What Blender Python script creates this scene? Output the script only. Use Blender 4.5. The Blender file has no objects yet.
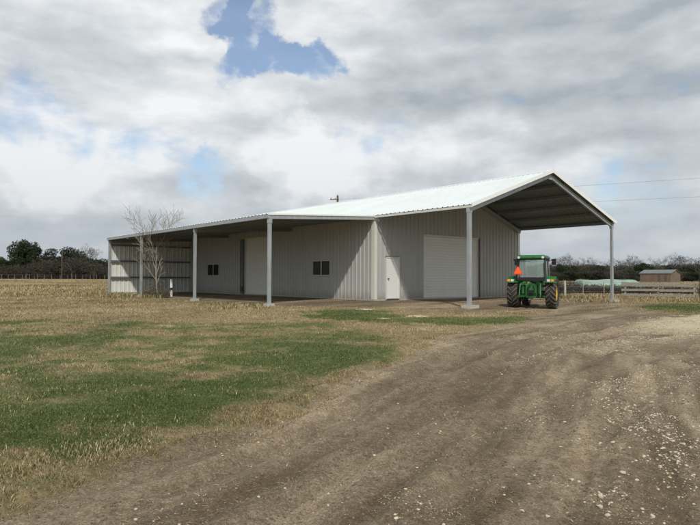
import bpy, math, random
import numpy as np
from mathutils import Vector, Matrix
random.seed(7); rng = np.random.default_rng(7)
scn = bpy.context.scene
COL = scn.collection
# ------------------------------------------------------------------ camera solved from the photograph (metres; barn corner = origin)
F = 609.9
YAW, PIT, ROL = map(math.radians, (-39.395, 1.464, 0.219))
CAM = np.array([-20.338, -22.866, 1.1256])
fw = np.array([-math.sin(YAW)*math.cos(PIT), math.cos(YAW)*math.cos(PIT), math.sin(PIT)])
rt = np.array([math.cos(YAW), math.sin(YAW), 0.0]); up = np.cross(rt, fw)
R2 = rt*math.cos(ROL)+up*math.sin(ROL); U2 = -rt*math.sin(ROL)+up*math.cos(ROL)
def ray(x, y): return fw + R2*(x-350)/F - U2*(y-262.5)/F
def at_depth(x, depth):
    """ground point seen in column x at this forward depth"""
    d = ray(x, 278); p = CAM + d*depth
    return float(p[0]), float(p[1]), float(hz(p[0], p[1]))
def z_at(y, depth, x=350):
    return float((CAM + ray(x, y)*depth)[2])

W, D, WL, L = 12.2, 6.15, 6.17, 21.3
E, R, EL = 4.28, 6.40, 3.92
SUN = np.array([.58, .87, -1.0]); SUN = SUN/np.linalg.norm(SUN)

# ------------------------------------------------------------------ noise + terrain
_perm = rng.random((256, 256))
def vnoise(x, y, s=1.0):
    x = np.asarray(x)*s; y = np.asarray(y)*s
    xi = np.floor(x).astype(int); yi = np.floor(y).astype(int); fx = x-xi; fy = y-yi
    fx = fx*fx*(3-2*fx); fy = fy*fy*(3-2*fy)
    g = lambda a, b: _perm[a & 255, b & 255]
    return (g(xi, yi)*(1-fx)+g(xi+1, yi)*fx)*(1-fy)+(g(xi, yi+1)*(1-fx)+g(xi+1, yi+1)*fx)*fy
def fbm(x, y, s, o=4):
    t = 0; a = .5; n = 0
    for i in range(o):
        t = t + a*vnoise(np.asarray(x)+17.3*i, np.asarray(y)-9.1*i, s*2**i); n += a; a *= .55
    return t/n
def sst(a, b, v):
    t = np.clip((v-a)/(b-a), 0, 1); return t*t*(3-2*t)
def hz0(x, y):
    x = np.asarray(x, float); y = np.asarray(y, float)
    dx = np.maximum(np.maximum(-x, 0), x-W); dy = np.maximum(np.maximum(-y, 0), y-L)
    d = np.hypot(dx, dy)
    z = -(.02*np.minimum(d, 6)+.0138*np.clip(d-6, 0, 23))
    r = np.hypot(x-CAM[0], y-CAM[1]); s = sst(35, 180, r)
    return z*(1-s)+.5*s
def unproj(px, py, h=None):
    h = h or hz0
    d = ray(px, py); t0 = .5
    for t in np.geomspace(1, 400, 1500):
        p = CAM+d*t
        if p[2] <= h(p[0], p[1]): break
    return p[:2]
RUTS_PX = [[(640, 318), (560, 330), (480, 345), (400, 385), (300, 440), (200, 482), (60, 530)],
           [(655, 324), (590, 338), (520, 355), (455, 400), (370, 455), (285, 530)],
           [(610, 345), (540, 390), (480, 440), (430, 530)], [(430, 342), (340, 392), (250, 436), (140, 475), (0, 520)],
           [(700, 352), (640, 400), (590, 460), (560, 530)]]
RUTS = [np.array([unproj(*q) for q in r]) for r in RUTS_PX]
def segdist(x, y, P, closed=False):
    dm = np.full(np.shape(x), 1e9)
    n = len(P)
    for i in range(n if closed else n-1):
        a = P[i]; b = P[(i+1) % n]; e = b-a; l2 = e@e+1e-9
        t = np.clip(((x-a[0])*e[0]+(y-a[1])*e[1])/l2, 0, 1)
        dm = np.minimum(dm, np.hypot(x-a[0]-t*e[0], y-a[1]-t*e[1]))
    return dm
def sdf(x, y, P):
    d = segdist(x, y, P, True); ins = np.zeros(np.shape(x), bool)
    n = len(P); j = n-1
    for i in range(n):
        c = ((P[i][1] > y) != (P[j][1] > y)) & (x < (P[j][0]-P[i][0])*(y-P[i][1])/(P[j][1]-P[i][1]+1e-12)+P[i][0])
        ins ^= c; j = i
    return np.where(ins, d, -d)
def track_coords(x, y):
    P = RUTS[0]; best = np.full(np.shape(x), 1e9); c = np.zeros(np.shape(x)); s_ = np.zeros(np.shape(x)); acc = 0
    for i in range(len(P)-1):
        a = P[i]; e = P[i+1]-a; ln = math.hypot(*e); u = e/ln
        lo = -1e3 if i == 0 else 0; hi = 1e3 if i == len(P)-2 else ln
        t = np.clip((x-a[0])*u[0]+(y-a[1])*u[1], lo, hi)
        px = x-a[0]-t*u[0]; py = y-a[1]-t*u[1]; d = np.hypot(px, py); sg = np.sign(px*u[1]-py*u[0])
        m = d < best; best = np.where(m, d, best); c = np.where(m, sg*d, c); s_ = np.where(m, acc+t, s_); acc += ln
    return c, s_
def streak(x, y):
    c, s_ = track_coords(x, y)
    return .40*fbm(c+200, s_*.16+300, 2.1, 4)+.30*fbm(c+90, s_*.09+50, .7, 3)+.30*fbm(c+40, s_*.10+20, 5.5, 3)
MOUND = [(628, 332), (660, 323), (690, 316), (720, 312), (790, 308), (800, 325), (720, 334)]
MOUND = np.array([unproj(*q) for q in MOUND])
TRACK = np.array([unproj(*q) for q in [(-100, 540), (20, 508), (131, 464), (240, 434), (346, 386), (440, 340), (530, 327), (600, 322), (700, 345), (1000, 430), (900, 700), (300, 1400), (-300, 800)]])
def hz(x, y):
    x = np.asarray(x, float); y = np.asarray(y, float)
    z = hz0(x, y)
    r = np.hypot(x-CAM[0], y-CAM[1])
    near = 1-sst(30, 60, r)
    dxo = np.maximum(np.maximum(-WL-x, 0), x-W); dyo = np.maximum(np.maximum(-y, 0), y-L)
    open_ = sst(0, 3, np.hypot(dxo, dyo))
    z = z+near*open_*((fbm(x, y, .35)-.5)*.10+(fbm(x+40, y, 1.6, 3)-.5)*.05)
    for P in RUTS:
        wob = (fbm(x, y, .8, 2)-.5)*.5
        d = np.abs(segdist(x, y, P)+wob)
        k = near*open_
        z = z-k*.065*np.exp(-(d/.17)**2)+k*.030*np.exp(-((d-.33)/.12)**2)
    zd = sst(-1, 1, sdf(x, y, TRACK)/1.0)*near*open_
    z = z+zd*(streak(x, y)-.5)*.22
    s = sdf(x, y, MOUND)
    z = z+.22*sst(-.3, 1.6, s)
    return z+.25*(fbm(x, y, .03, 2)-.5)*sst(60, 150, r)

# ------------------------------------------------------------------ materials
def newmat(name):
    m = bpy.data.materials.new(name); m.use_nodes = True
    n = m.node_tree.nodes; l = m.node_tree.links
    return m, n, l, n['Principled BSDF']
def mat(name, col, rough=.6, metal=0, var=.12, scale=3.0, bump=0, bscale=40, stretch=None, spec=.5):
    m, n, l, b = newmat(name)
    b.inputs['Roughness'].default_value = rough; b.inputs['Metallic'].default_value = metal
    b.inputs['Specular IOR Level'].default_value = spec
    tc = n.new('ShaderNodeTexCoord'); mp = n.new('ShaderNodeMapping'); l.new(tc.outputs['Object'], mp.inputs['Vector'])
    if stretch: mp.inputs['Scale'].default_value = stretch
    nz = n.new('ShaderNodeTexNoise'); nz.inputs['Scale'].default_value = scale; nz.inputs['Detail'].default_value = 6
    nz.inputs['Roughness'].default_value = .65
    l.new(mp.outputs[0], nz.inputs['Vector'])
    rp = n.new('ShaderNodeValToRGB')
    rp.color_ramp.elements[0].position = .3; rp.color_ramp.elements[1].position = .7
    rp.color_ramp.elements[0].color = [c*(1-var) for c in col]+[1]; rp.color_ramp.elements[1].color = [min(1, c*(1+var)) for c in col]+[1]
    l.new(nz.outputs['Fac'], rp.inputs['Fac']); l.new(rp.outputs['Color'], b.inputs['Base Color'])
    if bump:
        n2 = n.new('ShaderNodeTexNoise'); n2.inputs['Scale'].default_value = bscale; n2.inputs['Detail'].default_value = 4
        l.new(mp.outputs[0], n2.inputs['Vector'])
        bp = n.new('ShaderNodeBump'); bp.inputs['Strength'].default_value = bump; bp.inputs['Distance'].default_value = .02
        l.new(n2.outputs['Fac'], bp.inputs['Height']); l.new(bp.outputs[0], b.inputs['Normal'])
    return m
M = {}
M['wall'] = mat('stone_painted_steel', (.40, .408, .395), .45, 0, .07, 1.2, 0, 40, (1, 1, .25))
def weather(m, z0=.05):
    n = m.node_tree.nodes; l = m.node_tree.links; b = n['Principled BSDF']; src = b.inputs['Base Color'].links[0].from_socket
    g_ = n.new('ShaderNodeNewGeometry'); sp = n.new('ShaderNodeSeparateXYZ'); l.new(g_.outputs['Position'], sp.inputs[0])
    nz = n.new('ShaderNodeTexNoise'); nz.inputs['Scale'].default_value = 5; nz.inputs['Detail'].default_value = 8; l.new(g_.outputs['Position'], nz.inputs['Vector'])
    mr = n.new('ShaderNodeMapRange'); l.new(sp.outputs[2], mr.inputs[0]); mr.inputs[1].default_value = .55; mr.inputs[2].default_value = .0
    mu = n.new('ShaderNodeMath'); mu.operation = 'MULTIPLY'; l.new(mr.outputs[0], mu.inputs[0]); l.new(nz.outputs['Fac'], mu.inputs[1])
    mx_ = n.new('ShaderNodeMix'); mx_.data_type = 'RGBA'; l.new(mu.outputs[0], mx_.inputs[0]); l.new(src, mx_.inputs[6]); mx_.inputs[7].default_value = (.17, .13, .09, 1)
    mp = n.new('ShaderNodeMapping'); mp.inputs['Scale'].default_value = (7, 7, .35); l.new(g_.outputs['Position'], mp.inputs['Vector'])
    n2 = n.new('ShaderNodeTexNoise'); n2.inputs['Scale'].default_value = 1; n2.inputs['Detail'].default_value = 6; l.new(mp.outputs[0], n2.inputs['Vector'])
    r2 = n.new('ShaderNodeMapRange'); l.new(n2.outputs['Fac'], r2.inputs[0]); r2.inputs[1].default_value = .55; r2.inputs[2].default_value = .8; r2.inputs[4].default_value = .35
    m2 = n.new('ShaderNodeMix'); m2.data_type = 'RGBA'; l.new(r2.outputs[0], m2.inputs[0]); l.new(mx_.outputs[2], m2.inputs[6]); m2.inputs[7].default_value = (.24, .22, .18, 1)
    l.new(m2.outputs[2], b.inputs['Base Color'])
weather(M['wall'])
M['trim'] = mat('pale_trim_steel', (.62, .62, .57), .4, 0, .05)
M['roof'] = mat('white_roof_steel', (.60, .65, .66), .55, 0, .05, .6)
M['rake'] = mat('white_rake_steel', (.78, .79, .78), .45, 0, .04)
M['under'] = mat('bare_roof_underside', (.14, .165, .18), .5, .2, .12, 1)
M['galv'] = mat('galvanised_steel', (.34, .37, .385), .5, .25, .16, 5, 0, 40, (1, 1, .3))
M['purlin'] = mat('primed_purlin_steel', (.20, .23, .25), .5, .2, .12, 3)
M['door'] = mat('offwhite_door_steel', (.70, .71, .685), .45, 0, .04)
M['liner'] = mat('white_inner_steel', (.66, .68, .64), .45, 0, .06)
M['glass'] = mat('dark_window_glass', (.010, .011, .012), .3, 0, .1, spec=.2)
M['frame'] = mat('window_frame_white', (.5, .5, .48), .5)
M['concrete'] = mat('pale_concrete', (.42, .39, .34), .9, 0, .2, 6, .6, 30)
M['black'] = mat('black_plastic', (.010, .010, .011), .45)
M['rubber'] = mat('dusty_black_rubber', (.035, .033, .030), .85, 0, .35, 9)
M['lug'] = mat('dusty_tread_rubber', (.10, .088, .07), .9, 0, .3, 12)
M['green'] = mat('green_tractor_paint', (.020, .125, .028), .45, 0, .30, 5)
M['yellow'] = mat('yellow_wheel_paint', (.62, .43, .03), .4, 0, .1, 8)
M['orange'] = mat('orange_reflective_vinyl', (.95, .13, .03), .5, 0, .04)
M['red'] = mat('red_reflective_vinyl', (.80, .07, .02), .5, 0, .04)
M['lens'] = mat('amber_lens', (.75, .33, .05), .25, 0, .1)
M['clear'] = mat('clear_lens', (.65, .65, .6), .2, 0, .1)
M['steel'] = mat('worn_steel', (.22, .22, .21), .45, .6, .25, 15)
M['wood'] = mat('weathered_grey_wood', (.24, .22, .185), .9, 0, .35, 5, .5, 30, (1, 1, 5))
M['palewood'] = mat('bleached_post_wood', (.40, .37, .31), .9, 0, .25, 6, .5, 30)
M['pole'] = mat('brown_pole_wood', (.12, .09, .07), .9, 0, .25, 6)
M['wire'] = mat('dull_wire', (.20, .21, .22), .5)
M['white'] = mat('white_plastic', (.72, .72, .70), .5, 0, .06)
M['bark'] = mat('pale_branch_bark', (.31, .275, .225), .9, 0, .2, 8, .4, 40)
M['bark2'] = mat('grey_brown_bark', (.10, .088, .075), .9, 0, .25, 3)
M['twig'] = mat('grey_twigs', (.105, .092, .08), .9, 0, .3, .6)
M['leafA'] = mat('dark_oak_leaves', (.034, .045, .024), .8, 0, .45, .45, spec=.15)
M['leafB'] = mat('dull_cedar_leaves', (.040, .047, .030), .8, 0, .4, .5, spec=.15)
M['leafC'] = mat('brown_winter_brush', (.072, .064, .052), .9, 0, .4, .7, spec=.1)
M['brick'] = mat('rusty_brown_wall', (.165, .115, .085), .85, 0, .2, 1.5)
M['shedroof'] = mat('dull_grey_roof', (.16, .185, .18), .6, .2, .15, 1)
M['tarp'] = mat('pale_green_tarp', (.23, .32, .265), .7, 0, .25, 1.2, .2, 3)
M['haybale'] = mat('old_hay', (.22, .17, .10), .95, 0, .3, 6, .6, 30)
M['limestone'] = mat('cream_limestone', (.52, .46, .34), .9, 0, .22, 9, .4, 30)
def glassy():
    m, n, l, b = newmat('cab_glass')
    b.inputs['Base Color'].default_value = (.80, .93, .90, 1); b.inputs['Roughness'].default_value = .03
    b.inputs['Transmission Weight'].default_value = .85; b.inputs['IOR'].default_value = 1.1
    return m
M['cabglass'] = glassy()

# ------------------------------------------------------------------ mesh builder
class MB:
    def __init__(s): s.v = []; s.f = []; s.m = []
    def quad(s, pts, mi=0):
        b = len(s.v); s.v += [tuple(p) for p in pts]; s.f.append(tuple(range(b, b+len(pts)))); s.m.append(mi)
    def box(s, c, d, rot=None, mi=0, taper=1.0):
        b = len(s.v); R_ = rot if rot is not None else Matrix.Identity(3)
        for k in (-1, 1):
            t = taper if k > 0 else 1
            for i, j in ((-1, -1), (1, -1), (1, 1), (-1, 1)):
                p = R_ @ Vector((i*d[0]/2*t, j*d[1]/2*t, k*d[2]/2)); s.v.append((c[0]+p.x, c[1]+p.y, c[2]+p.z))
        for q in ((3, 2, 1, 0), (4, 5, 6, 7), (0, 1, 5, 4), (1, 2, 6, 5), (2, 3, 7, 6), (3, 0, 4, 7)):
            s.f.append(tuple(b+i for i in q)); s.m.append(mi)
    def beam(s, a, b_, w, h, mi=0):
        """box beam from a to b, w horizontal width, h depth (a,b on its centre line)"""
        a = Vector(a); b_ = Vector(b_); d = (b_-a); ln = d.length; d.normalize()
        side = d.cross(Vector((0, 0, 1)));
        if side.length < 1e-3: side = Vector((1, 0, 0))
        side.normalize(); u = side.cross(d)
        rot = Matrix((side, d, u)).transposed()
        s.box((a+b_)/2, (w, ln, h), rot, mi)
    def tube(s, pts, rad, n=8, cap=True, mi=0):
        pts = [Vector(p) for p in pts]; b = len(s.v)
        if not hasattr(rad, '__len__'): rad = [rad]*len(pts)
        ref = None
        for i, p in enumerate(pts):
            d = (pts[min(i+1, len(pts)-1)]-pts[max(i-1, 0)]).normalized()
            if ref is None: ref = Vector((1, 0, 0)) if abs(d.x) < .8 else Vector((0, 1, 0))
            x = (ref-d*ref.dot(d)).normalized(); ref = x; y = d.cross(x)
            for k in range(n):
                a = 2*math.pi*k/n; q = p+(x*math.cos(a)+y*math.sin(a))*rad[i]; s.v.append(tuple(q))
        for i in range(len(pts)-1):
            for k in range(n):
                k2 = (k+1) % n; s.f.append((b+i*n+k, b+i*n+k2, b+(i+1)*n+k2, b+(i+1)*n+k)); s.m.append(mi)
        if cap:
            s.f.append(tuple(b+k for k in range(n-1, -1, -1))); s.m.append(mi)
            e = b+(len(pts)-1)*n; s.f.append(tuple(e+k for k in range(n))); s.m.append(mi)
    def lathe(s, prof, n=32, axis='x', c=(0, 0, 0), mi=0):
        """prof: list of (along axis, radius)"""
        b = len(s.v); m = len(prof)
        for k in range(n):
            a = 2*math.pi*k/n
            for (t, r) in prof:
                p = (t, r*math.cos(a), r*math.sin(a)) if axis == 'x' else (r*math.cos(a), r*math.sin(a), t)
                s.v.append((c[0]+p[0], c[1]+p[1], c[2]+p[2]))
        for k in range(n):
            k2 = (k+1) % n
            for i in range(m-1):
                s.f.append((b+k*m+i, b+k*m+i+1, b+k2*m+i+1, b+k2*m+i)); s.m.append(mi)
    def corrugated(s, O, A, B, la, lb, pitch=.305, h=.032, nrm=(0, 0, 1), th=.006, mi=0, mb=1, flip=1, start=.15):
        """ribbed sheet: ribs spaced along unit A over la, each rib running along unit B over lb; raised along nrm"""
        O, A, B, N = map(lambda q: Vector(q), (O, A, B, nrm)); A.normalize(); B.normalize(); N.normalize()
        prof = [(0, 0)]; t = start
        while t < la-.06:
            prof += [(t-.045, 0), (t-.02, h), (t+.02, h), (t+.045, 0)]
            if t+pitch < la: prof += [(t+pitch*.36, 0), (t+pitch*.39, h*.14), (t+pitch*.41, 0), (t+pitch*.6, 0), (t+pitch*.62, h*.14), (t+pitch*.64, 0)]
            t += pitch
        prof = [q for q in prof if 0 <= q[0] <= la]; prof.append((la, 0))
        b = len(s.v); n = len(prof)
        for (k, w) in ((0, 0), (lb, 0), (0, -th), (lb, -th)):
            for (a, z) in prof: s.v.append(tuple(O+A*a+B*k+N*(z+w)))
        for i in range(n-1):
            q = (b+i, b+i+1, b+n+i+1, b+n+i); s.f.append(q if flip > 0 else q[::-1]); s.m.append(mi)
            q = (b+2*n+i, b+3*n+i, b+3*n+i+1, b+2*n+i+1); s.f.append(q if flip > 0 else q[::-1]); s.m.append(mb)
            s.f.append((b+i, b+2*n+i, b+2*n+i+1, b+i+1)); s.m.append(mi)
            s.f.append((b+n+i, b+n+i+1, b+3*n+i+1, b+3*n+i)); s.m.append(mi)
    def build(s, name, mats, parent=None, smooth=False, loc=None):
        me = bpy.data.meshes.new(name); me.from_pydata(s.v, [], s.f); me.update()
        mats = mats if isinstance(mats, (list, tuple)) else [mats]
        for m in mats: me.materials.append(m)
        if len(mats) > 1: me.polygons.foreach_set('material_index', s.m)
        if smooth: me.polygons.foreach_set('use_smooth', [True]*len(me.polygons))
        o = bpy.data.objects.new(name, me); COL.objects.link(o)
        if parent: o.parent = parent
        if loc: o.location = loc
        return o
def tag(o, label, cat, group=None, kind=None):
    if label: o['label'] = label
    if cat: o['category'] = cat
    if group: o['group'] = group
    if kind: o['kind'] = kind
    return o
def empty(name, loc=(0, 0, 0), rz=0):
    o = bpy.data.objects.new(name, None); o.location = loc; o.rotation_euler = (0, 0, rz); COL.objects.link(o); o.empty_display_size = .3; return o
def copy_tree(o, parent=None):
    c = o.copy(); COL.objects.link(c); c.parent = parent
    for ch in o.children: copy_tree(ch, c)
    return c
def npmesh(name, V, Fc, mats, attr=None, smooth=False):
    """fast mesh from numpy: Fc (n,3|4)"""
    me = bpy.data.meshes.new(name); k = Fc.shape[1]
    me.vertices.add(len(V)); me.vertices.foreach_set('co', V.astype(np.float32).ravel())
    me.loops.add(Fc.size); me.loops.foreach_set('vertex_index', Fc.astype(np.int32).ravel())
    me.polygons.add(len(Fc)); me.polygons.foreach_set('loop_start', np.arange(0, Fc.size, k, dtype=np.int32))
    me.polygons.foreach_set('loop_total', np.full(len(Fc), k, np.int32))
    if smooth: me.polygons.foreach_set('use_smooth', np.ones(len(Fc), bool))
    me.update(calc_edges=True)
    for a, vals in (attr or {}).items():
        at = me.attributes.new(a, 'FLOAT', 'POINT'); at.data.foreach_set('value', vals.astype(np.float32))
    for m in mats: me.materials.append(m)
    o = bpy.data.objects.new(name, me); COL.objects.link(o); return o

# ------------------------------------------------------------------ ground zones (photo outlines dropped on the ground plane, then plain world polygons)
def poly(pts): return np.array([unproj(*q) for q in pts])
DIRT = [poly([(-220, 560), (-120, 545), (0, 512), (57, 489), (94, 475), (131, 461), (200, 440), (240, 432), (300, 412), (346, 384), (385, 366), (415, 350), (445, 337), (475, 330), (515, 324), (545, 314), (575, 309), (600, 308), (640, 309), (690, 316), (900, 312), (1100, 420), (900, 700), (350, 1500), (-300, 800)]),
        poly([(230, 300), (300, 296.5), (380, 299), (520, 297), (600, 299), (640, 303), (620, 309), (560, 312), (480, 313), (430, 312), (380, 309), (330, 308), (270, 306)])]
LEAN = np.array([(-WL+.2, -.6), (0, -.6), (0, L), (-WL+.2, L)])
def ell(cx, cy, rx, ry, k=12, rot=0):
    c, s = math.cos(rot), math.sin(rot)
    return poly([(cx+rx*math.cos(a)*c-ry*math.sin(a)*s, cy+ry*math.sin(a)*c+rx*math.cos(a)*s) for a in np.linspace(0, 2*math.pi, k, endpoint=False)])
GREEN = [(poly([(-60, 322), (60, 318), (200, 322), (330, 322), (400, 338), (402, 352), (345, 368), (310, 392), (240, 420), (190, 438), (130, 450), (70, 466), (20, 484), (-60, 500)]), .62), (ell(40, 432, 95, 30), 1), (ell(120, 415, 110, 30, rot=-.12), 1), (ell(205, 395, 60, 22), .8), (ell(60, 330, 85, 7), .7), (ell(20, 373, 40, 7), 1),
         (ell(180, 334, 100, 8), .6), (ell(150, 360, 130, 14), .75), (ell(280, 368, 55, 13), .85), (ell(330, 352, 72, 8), 1), (ell(310, 330, 60, 6), .6), (ell(365, 318, 62, 5), 1),
         (ell(440, 321, 75, 4.5), 1), (ell(515, 320, 42, 3.5), 1), (ell(350, 312, 50, 3), .8), (ell(250, 405, 45, 14), .6), (ell(60, 482, 55, 6, rot=-.3), .9), (ell(140, 462, 26, 4), .6),
         (ell(290, 404, 16, 4), .9), (ell(680, 307, 50, 3.5), 1), (ell(640, 311, 40, 2), .7), (ell(215, 299.5, 55, 1.5), .7), (ell(180, 302, 45, 1.5), .5), (ell(525, 310, 40, 1.5), .3)]
BARE = [(ell(75, 431, 18, 4), 1), (ell(150, 432, 16, 3), 1), (ell(20, 448, 14, 4), .8), (ell(195, 376, 14, 3), .8), (ell(265, 412, 25, 5), .8), (ell(185, 360, 20, 3), .5)]
GRAV = [(MOUND, 1.3), (ell(690, 326, 75, 10), 1), (ell(640, 343, 90, 8, rot=-.12), .75), (ell(560, 336, 60, 4), .55), (ell(430, 500, 28, 14), .5), (ell(375, 522, 60, 10), .45), (ell(600, 400, 25, 14), .55), (ell(560, 352, 70, 7, rot=-.2), .4), (ell(640, 400, 45, 35), .68), (ell(590, 480, 45, 50), .6),
        (ell(660, 450, 60, 45), .5), (ell(440, 520, 60, 25), .2), (ell(540, 420, 30, 25), .25), (ell(690, 380, 40, 25), .4)]
def field(x, y, lst, base=0.0):
    r = np.hypot(x-CAM[0], y-CAM[1]); soft = .25+.035*r
    v = np.full(np.shape(x), float(base))
    for P, w in lst:
        v = np.maximum(v, base+(w-base)*sst(-1, 1, sdf(x, y, P)/soft))
    return v
def zones(x, y):
    r = np.hypot(x-CAM[0], y-CAM[1])
    n1 = fbm(x, y, .5, 4)-.5; n2 = fbm(x+31, y-12, 2.2, 3)-.5
    dirt = field(x+n1*1.3, y+n2*.9, [(DIRT[0], 1), (DIRT[1], .80), (LEAN, 1)])
    n3 = fbm(x-5, y+8, 6.0, 2)-.5; dirt = np.clip(dirt+(n1*.9+n2*1.0+n3*.7)*(1-np.abs(dirt*2-1))*1.6, 0, 1)
    g = field(x+n2*1.2, y+n1*1.2, GREEN, .0)
    out = sst(.55, .75, fbm(x-70, y+20, .16, 3))*.45*(1-sst(50, 90, r))
    g = np.maximum(g, out); g = g-.9*field(x, y, BARE)
    green = np.clip(g*.95+(n1+n2*.9)*1.1*np.clip(g*2, .1, 1), 0, 1)
    grav = np.clip(field(x+n2*.7, y+n1*.7, GRAV)+n2*.5*0, 0, 1.3)
    return dirt, green, grav

# ground sheet: polar grid round the camera foot, finer in view
ang = []; a = -math.pi
base_ang = math.atan2(fw[1], fw[0])
A1 = np.linspace(-.62, .62, 620); A2 = np.linspace(.62, 2*math.pi-.62, 150)[1:-1]
ang = np.concatenate([A1, A2])+base_ang
rad = np.concatenate([[.3, .8, 1.3, 1.8], np.geomspace(2.2, 70, 560), np.geomspace(72, 4500, 60)])
AA, RR = np.meshgrid(ang, rad)
gx = CAM[0]+RR*np.cos(AA); gy = CAM[1]+RR*np.sin(AA)
gz = hz(gx.ravel(), gy.ravel()).reshape(gx.shape)
na, nr = len(ang), len(rad)
V = np.stack([gx.ravel(), gy.ravel(), gz.ravel()], 1)
V = np.vstack([V, [[CAM[0], CAM[1], float(hz(CAM[0], CAM[1]))]]])
i = np.arange(nr-1)[:, None]; j = np.arange(na)[None, :]; j2 = (j+1) % na
Fq = np.stack([(i*na+j)+0*j2, (i+1)*na+j, (i+1)*na+j2, i*na+j2], -1).reshape(-1, 4)
dz, gr_, gv_ = zones(V[:, 0], V[:, 1]); stv = streak(V[:, 0], V[:, 1])

def ground_mat():
    m, n, l, b = newmat('field_ground'); b.inputs['Roughness'].default_value = .95; b.inputs['Specular IOR Level'].default_value = .15
    geo = n.new('ShaderNodeNewGeometry')
    def N(scale, det=8, ro=.6, sc=None):
        x = n.new('ShaderNodeTexNoise'); x.inputs['Scale'].default_value = scale; x.inputs['Detail'].default_value = det; x.inputs['Roughness'].default_value = ro
        src = geo.outputs['Position']
        if sc:
            mp = n.new('ShaderNodeMapping'); mp.inputs['Scale'].default_value = sc; mp.inputs['Rotation'].default_value = (0, 0, .75)
            l.new(src, mp.inputs['Vector']); src = mp.outputs[0]
        l.new(src, x.inputs['Vector']); return x.outputs['Fac']
    def at(nm):
        x = n.new('ShaderNodeAttribute'); x.attribute_name = nm; return x.outputs['Fac']
    def ramp(f, stops):
        x = n.new('ShaderNodeValToRGB'); l.new(f, x.inputs['Fac']); e = x.color_ramp.elements
        while len(e) < len(stops): e.new(.5)
        for k, (p, c) in enumerate(stops): e[k].position = p; e[k].color = (*c, 1)
        return x.outputs['Color']
    def math_(op, a_, b_, c_=None, cl=False):
        x = n.new('ShaderNodeMath'); x.operation = op; x.use_clamp = cl
        for k, q in enumerate((a_, b_, c_)):
            if q is None: continue
            if isinstance(q, (int, float)): x.inputs[k].default_value = q
            else: l.new(q, x.inputs[k])
        return x.outputs[0]
    def mix(f, a_, b_):
        x = n.new('ShaderNodeMix'); x.data_type = 'RGBA'; l.new(f, x.inputs[0]); l.new(a_, x.inputs[6]); l.new(b_, x.inputs[7]); return x.outputs[2]
    def edge(v, nz, lo, hi, amp):
        t = math_('MULTIPLY_ADD', math_('SUBTRACT', nz, .5), amp, v)
        x = n.new('ShaderNodeMapRange'); x.interpolation_type = 'SMOOTHSTEP'; l.new(t, x.inputs[0]); x.inputs[1].default_value = lo; x.inputs[2].default_value = hi
        return x.outputs[0]
    nA = N(1.3, 10, .65); nB = N(9, 8, .7); nC = N(45, 6, .75); nD = N(.35, 6, .6)
    nF = N(16, 6, .7, (1, .22, 1))
    mixd = math_('MULTIPLY_ADD', nB, .45, math_('MULTIPLY', nA, .55))
    nE = N(130, 4, .8)
    dirt = ramp(mixd, [(.34, (.105, .079, .052)), (.46, (.178, .138, .094)), (.54, (.240, .192, .135)), (.66, (.36, .30, .215))])
    dirt2 = ramp(math_('MULTIPLY_ADD', nE, .5, math_('MULTIPLY', nC, .5)), [(.38, (.040, .030, .019)), (.47, (.145, .112, .074)), (.54, (.25, .20, .14)), (.63, (.52, .44, .32))])
    dirt = mix(math_('MULTIPLY_ADD', nD, .6, .25), dirt, dirt2)
    stf = math_('MULTIPLY_ADD', math_('SUBTRACT', math_('MULTIPLY_ADD', nB, .5, math_('MULTIPLY', nC, .5)), .5), .45, at('streak'))
    band = ramp(stf, [(.38, (.68, .64, .59)), (.47, (.93, .91, .88)), (.54, (1.13, 1.12, 1.09)), (.64, (1.55, 1.54, 1.50))])
    mm = n.new('ShaderNodeMix'); mm.data_type = 'RGBA'; mm.blend_type = 'MULTIPLY'; mm.inputs[0].default_value = 1; l.new(dirt, mm.inputs[6]); l.new(band, mm.inputs[7]); dirt = mm.outputs[2]
    straw = ramp(nF, [(.28, (.05, .037, .018)), (.45, (.17, .128, .066)), (.57, (.29, .225, .122)), (.72, (.40, .32, .19))])
    straw2 = ramp(nD, [(.3, (.17, .13, .07)), (.5, (.27, .215, .12)), (.7, (.34, .28, .165))])
    straw = mix(math_('MULTIPLY', nA, .8), straw, straw2)
    gcol = ramp(math_('MULTIPLY_ADD', nC, .5, math_('MULTIPLY', nB, .5)), [(.35, (.022, .032, .009)), (.47, (.065, .092, .024)), (.56, (.125, .145, .050)), (.66, (.27, .225, .12))])
    grav = ramp(nC, [(.3, (.26, .21, .135)), (.5, (.46, .385, .265)), (.7, (.64, .56, .42))])
    c = mix(edge(at('green'), nB, .25, .85, 1.1), straw, gcol)
    c = mix(edge(at('dirt'), nB, .28, .72, 1.1), c, dirt)
    # pale stony specks in dirt
    vor = n.new('ShaderNodeTexVoronoi'); vor.inputs['Scale'].default_value = 16; l.new(geo.outputs['Position'], vor.inputs['Vector'])
    spk = n.new('ShaderNodeMapRange'); l.new(vor.outputs['Distance'], spk.inputs[0]); spk.inputs[1].default_value = .16; spk.inputs[2].default_value = .10
    sep = n.new('ShaderNodeSeparateColor'); l.new(vor.outputs['Color'], sep.inputs[0])
    thr = math_('LESS_THAN', sep.outputs[0], math_('MULTIPLY_ADD', at('gravel'), .8, .03))
    on = math_('MULTIPLY', math_('MULTIPLY', spk.outputs[0], thr), at('dirt'), cl=True)
    c = mix(edge(at('gravel'), nB, .45, 1.25, .9), c, grav)
    c = mix(on, c, ramp(nC, [(.3, (.3, .26, .18)), (.7, (.5, .44, .33))]))
    l.new(c, b.inputs['Base Color'])
    bh = math_('MULTIPLY_ADD', nC, .35, math_('MULTIPLY_ADD', nB, .8, math_('MULTIPLY', on, .6)))
    bp = n.new('ShaderNodeBump'); bp.inputs['Strength'].default_value = .9; bp.inputs['Distance'].default_value = .045
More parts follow.
